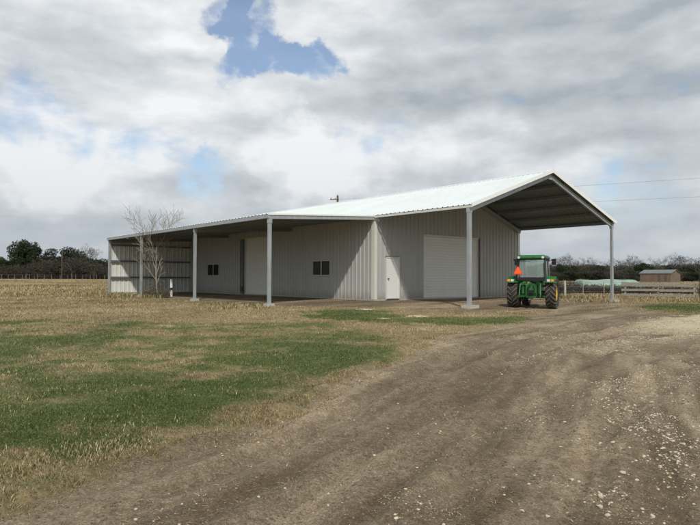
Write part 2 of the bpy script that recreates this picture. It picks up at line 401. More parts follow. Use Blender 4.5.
    l.new(bh, bp.inputs['Height']); l.new(bp.outputs[0], b.inputs['Normal'])
    return m
g = npmesh('ground', V, Fq, [ground_mat()], {'dirt': dz, 'green': gr_, 'gravel': gv_, 'streak': stv}, True)
# close the small hole under the camera with a fan
mbf = MB()
import bmesh
bm = bmesh.new(); bm.from_mesh(g.data); bm.verts.ensure_lookup_table()
cv = bm.verts[len(V)-1]
for k in range(na): bm.faces.new((cv, bm.verts[k], bm.verts[(k+1) % na]))
bm.to_mesh(g.data); bm.free()
g['kind'] = 'structure'

# ------------------------------------------------------------------ grass blades / stones (stuff)
def blades(name, xs, ys, h, w, lean, hue, matl, label, zoff=0):
    n = len(xs); zs = hz(xs, ys)-.008
    a = rng.random(n)*2*math.pi; b = rng.random(n)*2*math.pi
    P = np.stack([xs, ys, zs], 1)
    side = np.stack([np.cos(a), np.sin(a), 0*a], 1)*w[:, None]
    ln = np.stack([np.cos(b), np.sin(b), 0*b], 1)*(lean*h)[:, None]
    upv = np.zeros((n, 3)); upv[:, 2] = np.where(lean > .97, .010+.12*h, h*np.sqrt(np.clip(1-lean**2*.8, .08, 1)))
    v0 = P-side; v1 = P+side; v2 = P+side*.6+ln*.4+upv*.6; v3 = P-side*.6+ln*.4+upv*.6; v4 = P+ln*1.1+upv*(1-.25*lean[:, None])
    V_ = np.stack([v0, v1, v2, v3, v4], 1).reshape(-1, 3)
    k = np.arange(n)[:, None]*5
    Fc = np.concatenate([k+[0, 1, 2], k+[0, 2, 3], k+[3, 2, 4]], 0)
    o = npmesh(name, V_, Fc, [matl], {'hue': np.repeat(hue, 5)})
    o['kind'] = 'stuff'; o['label'] = label; o['category'] = 'grass'
    return o
def grass_mat(name, stops):
    m, n, l, b = newmat(name); b.inputs['Roughness'].default_value = .75; b.inputs['Specular IOR Level'].default_value = .2
    x = n.new('ShaderNodeAttribute'); x.attribute_name = 'hue'; r = n.new('ShaderNodeValToRGB'); l.new(x.outputs['Fac'], r.inputs['Fac'])
    e = r.color_ramp.elements
    while len(e) < len(stops): e.new(.5)
    for k, (p, c) in enumerate(stops): e[k].position = p; e[k].color = (*c, 1)
    l.new(r.outputs['Color'], b.inputs['Base Color']); return m
GD = grass_mat('dry_grass', [(0, (.10, .076, .036)), (.4, (.245, .192, .098)), (.75, (.42, .335, .19)), (1, (.66, .55, .35))])
GG = grass_mat('green_grass', [(0, (.030, .050, .011)), (.45, (.070, .108, .026)), (.75, (.125, .158, .046)), (1, (.32, .28, .15))])
def scatter(n, rmin, rmax, amax=.60, power=1.0):
    u = rng.random(n); r = (rmin**power+(rmax**power-rmin**power)*u)**(1/power)
    th = base_ang+(rng.random(n)*2-1)*amax
    return CAM[0]+r*np.cos(th), CAM[1]+r*np.sin(th), r
def outside(x, y): return ~((x > -WL+.3) & (x < W+.2) & (y > -.1) & (y < L+.2))
NB = 1150000
x, y, r = scatter(NB, 3.2, 62, .60, .25)
d_, g_, v_ = zones(x, y)
ok = outside(x, y)
clump = fbm(x+5, y+9, 3.5, 3); clump2 = fbm(x-15, y+3, .6, 3)
edgef = np.exp(-((d_-.35)/.25)**2)
u = rng.random(NB)
kg = ok & (u < .72*np.clip(g_*1.5-.25, 0, 1)*np.clip(1.15-d_*1.5, .0, 1)) & (v_ < .5)
wr = .62+r*.085
hh = (.018+.035*rng.random(NB)*clump*1.6)*(1+r*.022)
blades('green_grass', x[kg], y[kg], hh[kg], (.0022*wr)[kg], (.3+.6*rng.random(NB))[kg], np.clip(.5+.8*(clump2-.5)+.35*rng.standard_normal(NB), 0, 1)[kg], GG, 'low green winter grass in patches over the field')
dens = np.clip(1.5-d_*1.9, 0, 1)*np.clip(1.05-g_*.85, .28, 1)*np.clip((clump-.28)*2.6, .1, 1)+.035*(d_ > .6)*(clump > .55)*(clump2 > .5)
kd = ok & ~kg & (u < dens*.9) & (v_ < .9)
tall = np.clip((clump-.5)*4, 0, 1)*np.clip(1-d_*.9, 0, 1)
fieldh = sst(24, 40, r)*.03
hd = (.025+.035*rng.random(NB)+.07*tall*rng.random(NB)+fieldh*rng.random(NB))*(1+r*.02)
hd = np.where(d_ > .5, hd*.5, hd)*.85; hd = np.where(g_ > .5, hd*.7, hd)
blades('dry_grass', x[kd], y[kd], hd[kd], (.0020*wr)[kd], (.35+.6*rng.random(NB))[kd], np.clip(.5+.9*(clump2-.5)+.25*rng.standard_normal(NB), 0, 1)[kd], GD, 'tan dry winter grass over the field')
x, y, r = scatter(420000, 3.2, 11, .60, .6); d_, g_, v_ = zones(x, y); u = rng.random(len(x))
cl_ = fbm(x+5, y+9, 3.5, 3); k = (u < np.clip(1.7-d_*2.0, 0, 1)*np.clip((cl_-.22)*3, .15, 1)); kg2 = k & (rng.random(len(x)) < np.clip(g_*1.2, 0, 1)); kd2 = k & ~kg2
for k_, nm, mt, h0, lb in ((kg2, 'near_green_grass', GG, .022, 'fine green blades close to the camera'), (kd2, 'near_dry_grass', GD, .026, 'fine dead blades close to the camera')):
    n_ = k_.sum(); blades(nm, x[k_], y[k_], h0*(.5+rng.random(n_)), (.0011+.00022*r[k_]), .4+.58*rng.random(n_), np.clip(.42+.28*rng.standard_normal(n_), 0, 1), mt, lb)
# straw litter lying flat along the edges of the drive and over the thin patches
x, y, r = scatter(420000, 3.3, 30, .60, .5); d_, g_, v_ = zones(x, y)
k = outside(x, y) & (rng.random(len(x)) < np.clip(1-np.abs(d_-.5)*1.7, .03, 1)*np.clip((fbm(x+8, y-4, 1.7, 3)-.30)*3.5, .06, 1)) & (v_ < .9)
blades('straw_litter', x[k], y[k], (.025+.05*rng.random(len(x)))[k], (.0016+.00042*r)[k], (.985+.06*rng.random(len(x)))[k], np.clip(.5+.33*rng.standard_normal(len(x)), 0, 1)[k], GD, 'loose straw lying flat on the soil at the edge of the drive')
# tufts: fringe of the track, weeds by the bare tree and along the lean-to, behind the fence
tx = []; ty = []; th_ = []; tg = []
def tuft(px, py, n, sp, h, green=.2):
    p = unproj(px, py); k = rng.standard_normal((n, 2))*sp
    tx.extend(p[0]+k[:, 0]); ty.extend(p[1]+k[:, 1]); th_.extend(h*(.4+.8*rng.random(n))); tg.extend(np.where(rng.random(n) < green, 1, 0))
for px, py in [(62, 455), (80, 448), (92, 452), (104, 448), (116, 442), (124, 438), (70, 462), (40, 466), (20, 470), (5, 478), (98, 458), (110, 455), (134, 446)]:
    tuft(px, py, 170, .16, .055, .25)
for k in range(70): tuft(random.uniform(0, 330), random.uniform(318, 440), 40, .12, .05, .3)
for k in range(90): tuft(random.uniform(105, 215), random.uniform(293.5, 298), 60, .35, .34, .35)
for k in range(40): tuft(random.uniform(215, 275), random.uniform(302, 309), 50, .3, .14, .4)
for k in range(110): tuft(random.uniform(556, 720), random.uniform(294.5, 302), 60, .5, .22, .12)
for k in range(60): tuft(random.uniform(0, 110), random.uniform(286, 296), 60, .6, .30, .1)
for k in range(26): tuft(random.uniform(180, 470), random.uniform(330, 470), 26, .07, .04, .3)
tx, ty, th_, tg = map(np.array, (tx, ty, th_, tg)); ok = outside(tx, ty); tx, ty, th_, tg = tx[ok], ty[ok], th_[ok], tg[ok]
rt_ = np.hypot(tx-CAM[0], ty-CAM[1])
s0 = tg < .5
for s_, nm, mt, lb in ((s0, 'tall_dry_grass', GD, 'taller straw coloured grass tufts and dry weeds'), (~s0, 'tall_green_grass', GG, 'taller green weeds among the dry tufts')):
    k = s_.sum(); blades(nm, tx[s_], ty[s_], th_[s_], (.0016+.0004*rt_[s_]), .2+.5*rng.random(k), np.clip(.55+.25*rng.standard_normal(k), 0, 1), mt, lb)

x, y, r = scatter(160000, 50, 172, .62, 1.2); ok = outside(x, y) & (rng.random(len(x)) < np.clip((fbm(x, y, .12, 4)-.32)*3.2, .15, 1))
blades('far_dry_grass', x[ok], y[ok], (.10+.28*rng.random(len(x))*fbm(x, y, .07, 2))[ok], (.010+.00016*r)[ok], (.3+.6*rng.random(len(x)))[ok], np.clip(.5+1.6*(fbm(x, y, .09, 3)-.5)+.22*rng.standard_normal(len(x)), 0, 1)[ok], GD, 'tan grass of the far field')
# stones
ico = bmesh.new(); bmesh.ops.create_icosphere(ico, subdivisions=1, radius=1)
IV = np.array([v.co[:] for v in ico.verts]); IF = np.array([[q.index for q in f.verts] for f in ico.faces]); ico.free()
def stones(name, xs, ys, s, matl, label, cat='gravel'):
    n = len(xs); z = hz(xs, ys)
    V_ = IV[None]*(1+.35*(rng.random((n, len(IV), 1))-.5))*(s[:, None, None]*np.stack([1+.5*rng.random(n), .8+.4*rng.random(n), .45+.3*rng.random(n)], 1)[:, None, :])
    a = rng.random(n)*6.28; c, s2 = np.cos(a)[:, None], np.sin(a)[:, None]
    X = V_[..., 0]*c-V_[..., 1]*s2+xs[:, None]; Y = V_[..., 0]*s2+V_[..., 1]*c+ys[:, None]; Z = V_[..., 2]+(z+s*.2)[:, None]
    V2 = np.stack([X, Y, Z], -1).reshape(-1, 3); Fc = (np.arange(n)[:, None, None]*len(IV)+IF[None]).reshape(-1, 3)
    o = npmesh(name, V2, Fc, [matl]); o['kind'] = 'stuff'; o['label'] = label; o['category'] = cat; return o
NS = 320000
x, y, r = scatter(NS, 3.3, 34, .60, 1.1)
d_, g_, v_ = zones(x, y)
cl = fbm(x+3, y+77, 1.1, 3)
k = (d_ > .6) & (rng.random(NS) < (.03+1.1*np.clip(v_-.1, 0, 1))*np.clip((cl-.40)*6, .03, 1)*np.clip((fbm(x+9, y+3, 3.2, 3)-.35)*5, .05, 1))
sz = .0024+.0105*rng.random(NS)**np.where(v_ > .4, 4.5, 7)+.00030*r
stones('limestone_gravel', x[k], y[k], sz[k], M['limestone'], 'small cream limestone gravel strewn over the dirt drive')
x, y, r = scatter(60000, 3.3, 22, .60, 1.1); d_, g_, v_ = zones(x, y); k = (d_ > .6) & (fbm(x, y, 1.4, 3) > .45)
stones('dirt_clods', x[k], y[k], .003+.010*rng.random(k.sum())**4, mat('brown_clod', (.12, .095, .07), .95, 0, .3, 8), 'small brown clods of dried earth on the drive', 'dirt')
# individually readable rocks
def rock_mesh(seed):
    rs = np.random.default_rng(seed); b = bmesh.new(); bmesh.ops.create_icosphere(b, subdivisions=2, radius=1)
    k = rs.standard_normal((5, 3)); k /= np.linalg.norm(k, axis=1)[:, None]
    for v in b.verts:
        p = np.array(v.co[:]); f = 1
        for q in k:
            dd = p@q
            if dd > .55: p = p-q*(dd-.55)*.8
        p *= 1+.12*rs.standard_normal(); v.co = Vector(p*np.array([1.25, .95, .6]))
    me = bpy.data.meshes.new('rock'); b.to_mesh(me); b.free(); me.materials.append(M['limestone']); return me
rms = [rock_mesh(s) for s in range(4)]
for k, (px, py, s) in enumerate([(623, 478, .035), (571, 479, .03), (601, 497, .034), (600, 508, .03), (645, 434, .032), (613, 447, .026), (690, 446, .028), (641, 420, .022), (561, 455, .022), (610, 421, .026), (522, 515, .02),
                                 (529, 489, .022), (548, 516, .024), (635, 401, .03), (652, 405, .026), (668, 429, .024), (579, 448, .022), (653, 512, .026), (663, 446, .028), (608, 517, .028), (503, 490, .018), (676, 466, .02), (600, 446, .022), (637, 482, .024)]):
    p = unproj(px, py); o = bpy.data.objects.new('rock', rms[k % 4]); COL.objects.link(o); s *= .72; o.scale = (s, s, s); o.rotation_euler = (0, 0, k*1.7)
    o.location = (p[0], p[1], float(hz(p[0], p[1]))+s*.25)
    tag(o, 'cream limestone rock lying loose on the dirt drive', 'rock', 'loose limestone rocks on the drive')

# ------------------------------------------------------------------ the barn
barn = empty('metal_barn'); tag(barn, 'long stone coloured metal barn with white roof, open front canopy and side lean-to', 'barn')
X3, Y3, Z3 = Vector((1, 0, 0)), Vector((0, 1, 0)), Vector((0, 0, 1))
BZ = .05
def wall_with_openings(O, A, N, length, top_fn, openings, name, matl, pitch=.305, parent=barn, flip=1, back=None):
    """ribbed vertical sheet: plan profile along A, with rectangular openings (a0,a1,z0,z1)"""
    mb = MB(); A = Vector(A); N = Vector(N); O = Vector(O)
    prof = [(0, 0)]; t = .15; h = .040
    while t < length-.06:
        prof += [(t-.050, 0), (t-.024, h), (t+.024, h), (t+.050, 0)]
        for q in (.38, .62):
            if t+pitch < length: prof += [(t+pitch*q-.012, 0), (t+pitch*q, .005), (t+pitch*q+.012, 0)]
        t += pitch
    prof.append((length, 0))
    cuts = sorted({c for o in openings for c in (o[0], o[1])})
    P = sorted(prof+[(c, None) for c in cuts], key=lambda q: q[0]); out = []
    for i, (a_, z_) in enumerate(P):
        if z_ is None: z_ = float(np.interp(a_, [q[0] for q in prof], [q[1] for q in prof]))
        if out and abs(out[-1][0]-a_) < 1e-6: continue
        out.append((a_, z_))
    for (a0, h0), (a1, h1) in zip(out[:-1], out[1:]):
        mid = (a0+a1)/2; zs = [(BZ, None)]
        spans = [(BZ, None)]
        op = [o for o in openings if o[0] < mid < o[1]]
        segs = []
        z = BZ
        for o in sorted(op, key=lambda q: q[2]):
            if o[2] > z+1e-4: segs.append((z, o[2], z, o[2]))
            z = o[3]
        segs.append((z, top_fn(a0), z, top_fn(a1)))
        for (l0, t0, l1, t1) in segs:
            p = [O+A*a0+N*h0+Z3*l0, O+A*a1+N*h1+Z3*l1, O+A*a1+N*h1+Z3*t1, O+A*a0+N*h0+Z3*t0]
            mb.quad(p if flip > 0 else p[::-1])
            q = [v-N*.008 for v in p]; mb.quad(q[::-1] if flip > 0 else q, 1 if back else 0)
    return mb.build(name, [matl, back] if back else matl, parent)
slopeM = (R-E)/(W/2); slopeL = (E-EL)/WL
gtop = lambda a_: E-.08+slopeM*min(a_, W-a_)
gd = (3.56, 8.12, BZ+.01, 3.42); wd = (.78, 1.72, BZ+.01, 2.2)
wall_with_openings((0, 0, 0), X3, -Y3, W, gtop, [gd, wd], 'gable_wall', M['wall'])
sw1 = (3.55, 5.2, 1.26, 2.10); sw2 = (16.5, 18.3, 1.26, 2.10); sd = (9.75, 12.8, BZ+.01, 3.66)
wall_with_openings((0, 0, 0), Y3, -X3, L, lambda a_: E-.06, [sw1, sw2, sd], 'side_wall', M['wall'], flip=-1)
wall_with_openings((W, 0, 0), Y3, X3, L, lambda a_: E-.08, [], 'far_side_wall', M['wall'])
wall_with_openings((0, L+.01, 0), X3, Y3, W, gtop, [], 'rear_wall', M['wall'], flip=-1)
# lean-to end wall: pale sheets fixed outside, seen from inside
wall_with_openings((-WL+.05, L, 0), X3, -Y3, WL-.05, lambda a_: EL-.06+slopeL*a_, [], 'lean_to_end_wall', M['liner'], back=M['wall'])
for z in (1.14, 2.30, 3.42):
    mb = MB(); mb.box((-WL/2, L-.13, z), (WL-.2, .16, .07)); mb.box((-WL/2, L-.20, z-.045), (WL-.2, .02, .06)); mb.build('girt', M['purlin'], barn)
mb = MB(); mb.box((W/2, L/2, -.06), (W+.06, L+.06, .22)); mb.box((.0-WL/2, L, -.05), (WL, .2, .16)); mb.build('slab', M['concrete'], barn)
# corner trims
def corner(x, y, sx, sy, z1):
    mb = MB(); mb.box((x+sx*.075, y-sy*.040, (BZ+z1)/2), (.20, .012, z1-BZ)); mb.box((x-sx*.040, y+sy*.062, (BZ+z1)/2), (.012, .19, z1-BZ)); mb.build('corner_trim', M['trim'], barn)
corner(0, 0, 1, 1, E-.12); corner(W, 0, -1, 1, E-.12)
# roofs
TH = .05
def roof(name, O, A, B, la, lb, N):
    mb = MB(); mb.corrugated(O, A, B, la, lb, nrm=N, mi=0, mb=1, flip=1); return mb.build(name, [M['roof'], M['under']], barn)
ls = math.hypot(W/2, R-E); nL = Vector((-(R-E), 0, W/2)).normalized(); nR = Vector((R-E, 0, W/2)).normalized()
OV = .10
dl = Vector((W/2, 0, R-E)).normalized(); dr = Vector((-W/2, 0, R-E)).normalized()
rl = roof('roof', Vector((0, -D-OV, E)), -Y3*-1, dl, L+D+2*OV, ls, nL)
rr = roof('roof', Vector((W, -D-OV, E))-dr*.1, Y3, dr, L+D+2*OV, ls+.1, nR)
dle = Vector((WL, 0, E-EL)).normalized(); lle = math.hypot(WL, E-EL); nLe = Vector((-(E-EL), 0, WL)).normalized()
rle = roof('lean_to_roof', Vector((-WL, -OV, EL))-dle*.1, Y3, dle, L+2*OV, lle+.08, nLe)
mb = MB()
for s, d in ((-1, dl), (1, dr)):
    mb.quad([(W/2, -D-OV-.02, R+.055), (W/2, L+OV, R+.055), (W/2+s*.22, L+OV, R+.045-.22*slopeM), (W/2+s*.22, -D-OV-.02, R+.045-.22*slopeM)][::s])
    mb.quad([(W/2+s*.22, -D-OV-.02, R+.045-.22*slopeM), (W/2+s*.22, L+OV, R+.045-.22*slopeM), (W/2+s*.222, L+OV, R+.0-.22*slopeM), (W/2+s*.222, -D-OV-.02, R+.0-.22*slopeM)][::s])
mb.build('ridge_cap', M['roof'], rl)
# rake trims (white) on the front edge, both slopes, and on the lean-to
def sloped(name, a, b, w, h, m, parent=barn):
    mb = MB(); mb.beam(a, b, w, h); return mb.build(name, m, parent)
y0 = -D-OV
sloped('rake_trim', (-.03, y0-.012, E-.025), (W/2, y0-.012, R-.015), .024, .16, M['rake'], rl)
sloped('rake_trim', (W/2+.002, y0-.014, R-.015), (W+.12, y0-.014, E-.025-.03), .024, .16, M['rake'], rr)
sloped('rake_trim', (W/2+.002, L+OV+.014, R-.015), (W+.12, L+OV+.014, E-.055), .024, .16, M['rake'], rr)
sloped('rake_trim', (-WL-.1, -OV-.014, EL-.02), (-.03, -OV-.014, E-.035), .024, .07, M['rake'], rle)
sloped('rake_beam', (-WL-.05, -OV+.06, EL-.135), (-.0, -OV+.06, E-.15), .1, .16, M['galv'])
# eave trims
mb = MB(); mb.box((-.035, (-D-OV)/2-.05, E-.085), (.05, D+OV-.06, .10)); mb.build('eave_trim', M['trim'], barn)
mb = MB(); mb.box((-WL-.055, L/2, EL-.105), (.10, L+2*OV, .16)); mb.build('eave_trim', M['galv'], barn)
mb = MB(); mb.box((W+.04, (L-D)/2, E-.085), (.06, L+D, .09)); mb.build('eave_trim', M['trim'], barn)
# portal frame at the canopy front and against the wall
pw = .17
for nm, yy in (('front', -D+.1), ('wall', -.16)):
    sloped('rafter', (-.02 if yy < -1 else .1, yy, E-.23), (W/2-.01, yy, R-.23), .09, .20, M['galv'])
    sloped('rafter', (W/2+.01, yy, R-.23), (W+.02 if yy < -1 else W-.1, yy, E-.23), .09, .20, M['galv'])
mb = MB(); mb.box((W/2, -D+.052, R-.28), (.3, .01, .26)); mb.build('ridge_plate', M['galv'], barn)
# purlins under the canopy and lean-to
for k in range(5):
    t = .12+k*1.18
    for s in (0, 1):
        xx = t if s == 0 else W-t; zz = E+slopeM*t-.105
        mb = MB(); mb.box((xx, (-D)/2-.05, zz), (.07, D-.22, .15)); mb.box((xx+.05, -D/2-.05, zz-.07), (.06, D-.22, .015)); mb.build('purlin', M['purlin'], barn)
for k in range(6):
    xx = -WL+.25+k*1.12; mb = MB(); mb.box((xx, L/2, EL+slopeL*(xx+WL)-.10), (.07, L-.2, .15)); mb.build('purlin', M['purlin'], barn)
# posts
def post(x, y, z1, w, fw_, fh, bracket=True, off=(0, 0)):
    zg = float(hz0(x, y)); mb = MB()
    mb.box((x, y, (z1+0.0)/2+.005), (w, w*.72, z1-.01)); mb.box((x, y, .012), (w+.10, w+.07, .016))
    p = mb.build('post', M['galv'], barn)
    if bracket: b2 = MB(); b2.box((x, y, z1-.10), (w+.03, w*.72+.03, .22)); b2.build('bracket', M['galv'], p)
    c = MB(); c.box((x+off[0], y+off[1], (zg-.1)/2), (fw_, fw_*.8, .0-(zg-.1)), None, 0, .96); c.build('footing', M['concrete'], barn)
post(0.04, -D+.1, E-.13, .18, .62, .1, True, (.03, -.02)); post(W-.05, -D+.1, E-.14, .16, .62, .1, True, (.05, 0))
for yy in (-.02, 7.41, 15.1, L-.1):
    post(-WL+.03, yy, EL-.19, .14 if yy > 1 else .15, .40, .2)
# lean-to cross beams under the roof at the post lines
for yy in (7.41, 15.1, L-.25):
    sloped('cross_beam', (-WL+.1, yy, EL-.27), (-.05, yy, E-.30), .08, .18, M['purlin'])
# galvanised column beside side door
mb = MB(); mb.box((-.12, 13.28, 1.86), (.14, .10, 3.62)); c0 = mb.build('column', M['galv'], barn)
mb = MB(); mb.box((-.10, 13.03, 1.86), (.10, .20, 3.60)); mb.build('door_track', mat('dark_track_steel', (.14, .155, .16), .6), c0)
mb = MB(); mb.box((-.17, 12.98, .36), (.04, .22, .36)); mb.build('latch_box', M['black'], c0)
# roll-up doors
def rollup(O, A, N, w, h, flip):
    mb = MB(); A = Vector(A); N = Vector(N); O = Vector(O); z = 0; pts = []
    k = 0; st = .152
    while z < h:
        for dz_, q in ((0, 0), (.02, .012), (st-.02, .012), (st-.001, 0)):
            if z+dz_ <= h: pts.append((z+dz_, q))
        z += st
    pts.append((h, 0))
    for (z0, q0), (z1, q1) in zip(pts[:-1], pts[1:]):
        p = [O+N*q0+Z3*z0, O+A*w+N*q0+Z3*z0, O+A*w+N*q1+Z3*z1, O+N*q1+Z3*z1]; mb.quad(p[::flip])
    o = mb.build('roll_up_door', M['door'], barn)
    j = MB()
    for a_ in (-.03, w+.03):
        c = O+A*a_+N*.03+Z3*(h/2); j.box(c, (.06 if A.x else .08, .08 if A.x else .06, h))
    c = O+A*(w/2)+N*.045+Z3*(h+.05); j.box(c, (w+.12 if A.x else .07, .07 if A.x else w+.12, .10))
    j.build('door_frame', M['trim'], o)
    b_ = MB(); c = O+A*(w/2)+N*.03+Z3*.05; b_.box(c, (w-.02 if A.x else .04, .04 if A.x else w-.02, .08)); b_.build('bottom_bar', M['trim'], o)
    return o
rd = rollup((gd[0]+.03, .03, BZ), X3, -Y3, gd[1]-gd[0]-.06, gd[3]-BZ-.02, 1)
mb = MB(); mb.box((gd[1]+.06, -.075, 1.75), (.05, .06, 3.45)); mb.build('guide_rail', mat('rusty_guide_rail', (.12, .085, .065), .8), rd)
rollup((.03, sd[0]+.03, BZ), Y3, -X3, sd[1]-sd[0]-.06, sd[3]-BZ-.02, -1)
# walk door
mb = MB(); mb.box(((wd[0]+wd[1])/2, -.02, (BZ+.03+wd[3]-.05)/2+.01), (wd[1]-wd[0]-.10, .045, wd[3]-BZ-.08)); dr_ = mb.build('walk_door', M['door'], barn)
mb = MB()
for xx in (wd[0]+.02, wd[1]-.02): mb.box((xx, -.035, (BZ+wd[3])/2), (.06, .07, wd[3]-BZ))
mb.box(((wd[0]+wd[1])/2, -.036, wd[3]-.005), (wd[1]-wd[0]+.02, .075, .06)); mb.build('frame', M['trim'], dr_)
mb = MB(); mb.box(((wd[0]+wd[1])/2, -.05, wd[3]+.045), (wd[1]-wd[0]+.08, .09, .03)); mb.build('drip_cap', M['steel'], dr_)
mb = MB(); mb.lathe([(0, .001), (0, .035), (.012, .035), (.02, .02), (.05, .02), (.055, .034), (.085, .03), (.09, .001)], 14, 'z'); h = mb.build('handle', M['steel'], dr_); h.rotation_euler = (math.pi/2, 0, 0); h.location = (wd[0]+.14, -.042, 1.10)
mb = MB(); mb.box(((wd[0]+wd[1])/2, -.06, BZ+.005), (wd[1]-wd[0]-.08, .12, .03)); mb.build('threshold', M['steel'], dr_)
# windows in the side wall
def window(s):
    y0_, y1_, z0_, z1_ = s; f = MB(); yc = (y0_+y1_)/2; zc = (z0_+z1_)/2
    for zz in (z0_+.02, z1_-.02): f.box((-.03, yc, zz), (.07, y1_-y0_+.04, .045))
    for yy, ww in ((y0_+.02, .045), (y1_-.02, .045), (yc, .05)): f.box((-.028, yy, zc), (.06, ww, z1_-z0_-.05))
    fo = f.build('window', M['frame'], barn)
    for a_, b_ in ((y0_+.04, yc-.025), (yc+.025, y1_-.04)):
        g_ = MB(); g_.box((-.005, (a_+b_)/2, zc), (.02, b_-a_, z1_-z0_-.07)); g_.build('pane', M['glass'], fo)
window(sw1); window(sw2)

# ------------------------------------------------------------------ tractor
def make_tractor():
    t = empty('tractor')
    G = M['green']
    def wheel(x, y, rr_, w, rim, side, name='rear_wheel', nl=20):
        hub = MB(); rw = w/2
        hub.lathe([(rw*.75, rim), (rw*.70, rim*.93), (rw*.1*side if side > 0 else rw*.1, rim*.86), (rw*.15, rim*.35), (rw*.45, rim*.30), (rw*.45, .001)], 28, 'x')
        hub.lathe([(-rw*.75, rim), (-rw*.70, rim*.93), (-rw*.1, rim*.86), (-rw*.15, rim*.35), (-rw*.3, .001)], 28, 'x')
        ho = hub.build(name, M['yellow'], t, True); ho.location = (x, y, rr_)
        if side < 0: ho.rotation_euler = (0, 0, math.pi)
        ty_ = MB(); R0 = rr_-.035
        ty_.lathe([(-rw*.75, rim), (-rw*.95, rim+.05), (-rw, (rim+R0)/2), (-rw*.93, R0-.05), (-rw*.7, R0-.012), (0, R0), (rw*.7, R0-.012), (rw*.93, R0-.05), (rw, (rim+R0)/2), (rw*.95, rim+.05), (rw*.75, rim)], 44, 'x')
        to = ty_.build('tyre', M['rubber'], ho, True)
        lg = MB()
        for k in range(nl):
            for s in (-1, 1):
                a0 = 2*math.pi*(k+(.5 if s > 0 else 0))/nl; prev = None
                for (f0, f1) in ((.02, .35), (.35, .7), (.7, 1.0)):
                    P = []
                    for fr, da in ((f0, f0*.34), (f1, f1*.34)):
                        drop = .055*max(0, fr-.7)/.3
                        for dd in (-.028, .028):
                            for rrr in (R0-.02-drop, rr_-drop*.8):
                                an = a0+da*1.0+dd/rr_*(1+.3*fr)
                                P.append((s*fr*rw*1.0, rrr*math.cos(an), rrr*math.sin(an)))
                    b = len(lg.v); lg.v += P
                    for q in ((0, 1, 5, 4), (1, 3, 7, 5), (3, 2, 6, 7), (2, 0, 4, 6), (0, 2, 3, 1), (4, 5, 7, 6)): lg.f.append(tuple(b+i_ for i_ in q)); lg.m.append(0)
        lg.build('tread', M['lug'], to)
        return ho
    for s in (-1, 1):
        wheel(s*.80, 0, .68, .45, .36, s)
        wheel(s*.60, 1.86, .46, .30, .26, s, 'front_wheel', 16)
        # fender: arc over the rear wheel
        f = MB(); n = 10; x0, x1 = (.56, 1.0)
        pr = [(math.cos(a_), math.sin(a_)) for a_ in np.linspace(math.radians(28), math.radians(142), n)]
        for (c0_, s0_), (c1_, s1_) in zip(pr[:-1], pr[1:]):
            r0 = .75
            p = [(s*x0, -c0_*r0*-1, .665+s0_*r0), (s*x1, c0_*r0, .665+s0_*r0-.02), (s*x1, c1_*r0, .665+s1_*r0-.02), (s*x0, c1_*r0, .665+s1_*r0)]
            f.quad(p); f.quad([(a_, b_*.96, .665+(c_-.665)*.96) for a_, b_, c_ in p][::-1])
            f.quad([(s*x0, c0_*r0, .665+s0_*r0), (s*x0, c1_*r0, .665+s1_*r0), (s*x0, c1_*.3, .75+s1_*.3), (s*x0, c0_*.3, .75+s0_*.3)])
        fo = f.build('fender', G, t)
        lm = MB(); lm.box((s*.80, -.705, 1.20), (.34, .07, .17)); lm.build('lamp_housing', G, fo)
        lm = MB(); lm.box((s*.90, -.748, 1.22), (.12, .02, .10)); lm.build('lamp', M['lens'], fo)
        lm = MB(); lm.box((s*.75, -.748, 1.22), (.12, .02, .10)); lm.build('lamp', M['clear'], fo)
    # chassis
    c = MB(); c.box((0, .25, .78), (.46, 1.5, .50)); c.box((0, 1.5, .68), (.30, 1.6, .36)); c.box((0, -.28, .72), (.52, .30, .48)); c.tube([(-.86, 0, .665), (.86, 0, .665)], .11, 12); c.tube([(-.78, 1.98, .46), (.78, 1.98, .46)], .07, 10)
    c.build('chassis', G, t)
    hd_ = MB(); hd_.box((0, 1.75, 1.20), (.62, 1.6, .62), None, 0, .86); ho = hd_.build('bonnet', G, t)
    gm = MB(); gm.box((0, 2.56, 1.12), (.54, .03, .48)); gm.build('grille', M['black'], ho)
    # cab
    cab = MB()
    xb, xt = .60, .56
    for s in (-1, 1):
        cab.beam((s*xb, -.52, 1.22), (s*xt, -.42, 2.16), .08, .07); cab.beam((s*xb, .35, .95), (s*xt, .40, 2.16), .05, .05); cab.beam((s*.5, 1.0, 1.3), (s*xt*.94, .86, 2.16), .06, .06)
        cab.box((s*.58, .2, 1.0), (.06, .9, .45))
    cab.box((0, -.52, 1.27), (1.16, .07, .14)); cab.box((0, -.41, 2.14), (1.14, .06, .08)); cab.box((0, .9, 1.3), (1.0, .06, .14)); cab.box((0, .25, .98), (1.1, 1.3, .08))
    co = cab.build('cab', M['black'], t)
    for nm, pts in (('rear_window', [(-.51, -.505, 1.35), (.51, -.505, 1.35), (.49, -.425, 2.10), (-.49, -.425, 2.10)]),
                    ('windscreen', [(-.48, 1.0, 1.37), (.48, 1.0, 1.37), (.52, .87, 2.12), (-.52, .87, 2.12)])):
        w_ = MB(); w_.quad(pts); w_.quad([(a_, b_+.008, c_) for a_, b_, c_ in pts][::-1]); w_.build(nm, M['cabglass'], co)
    for s in (-1, 1):
        p = [(s*.60, -.46, 1.25), (s*.60, .9, 1.25), (s*.55, .84, 2.12), (s*.55, -.38, 2.12)]; w_ = MB(); w_.quad(p); w_.quad([(a_-s*.008, b_, c_) for a_, b_, c_ in p][::-1]); w_.build('side_window', M['cabglass'], co)
    rf = MB(); rf.box((0, .2, 2.20), (1.20, 1.52, .09), None, 0, 1.0); rf.box((0, .2, 2.275), (1.20, 1.52, .07), None, 0, .86)
    ro = rf.build('cab_roof', G, co)
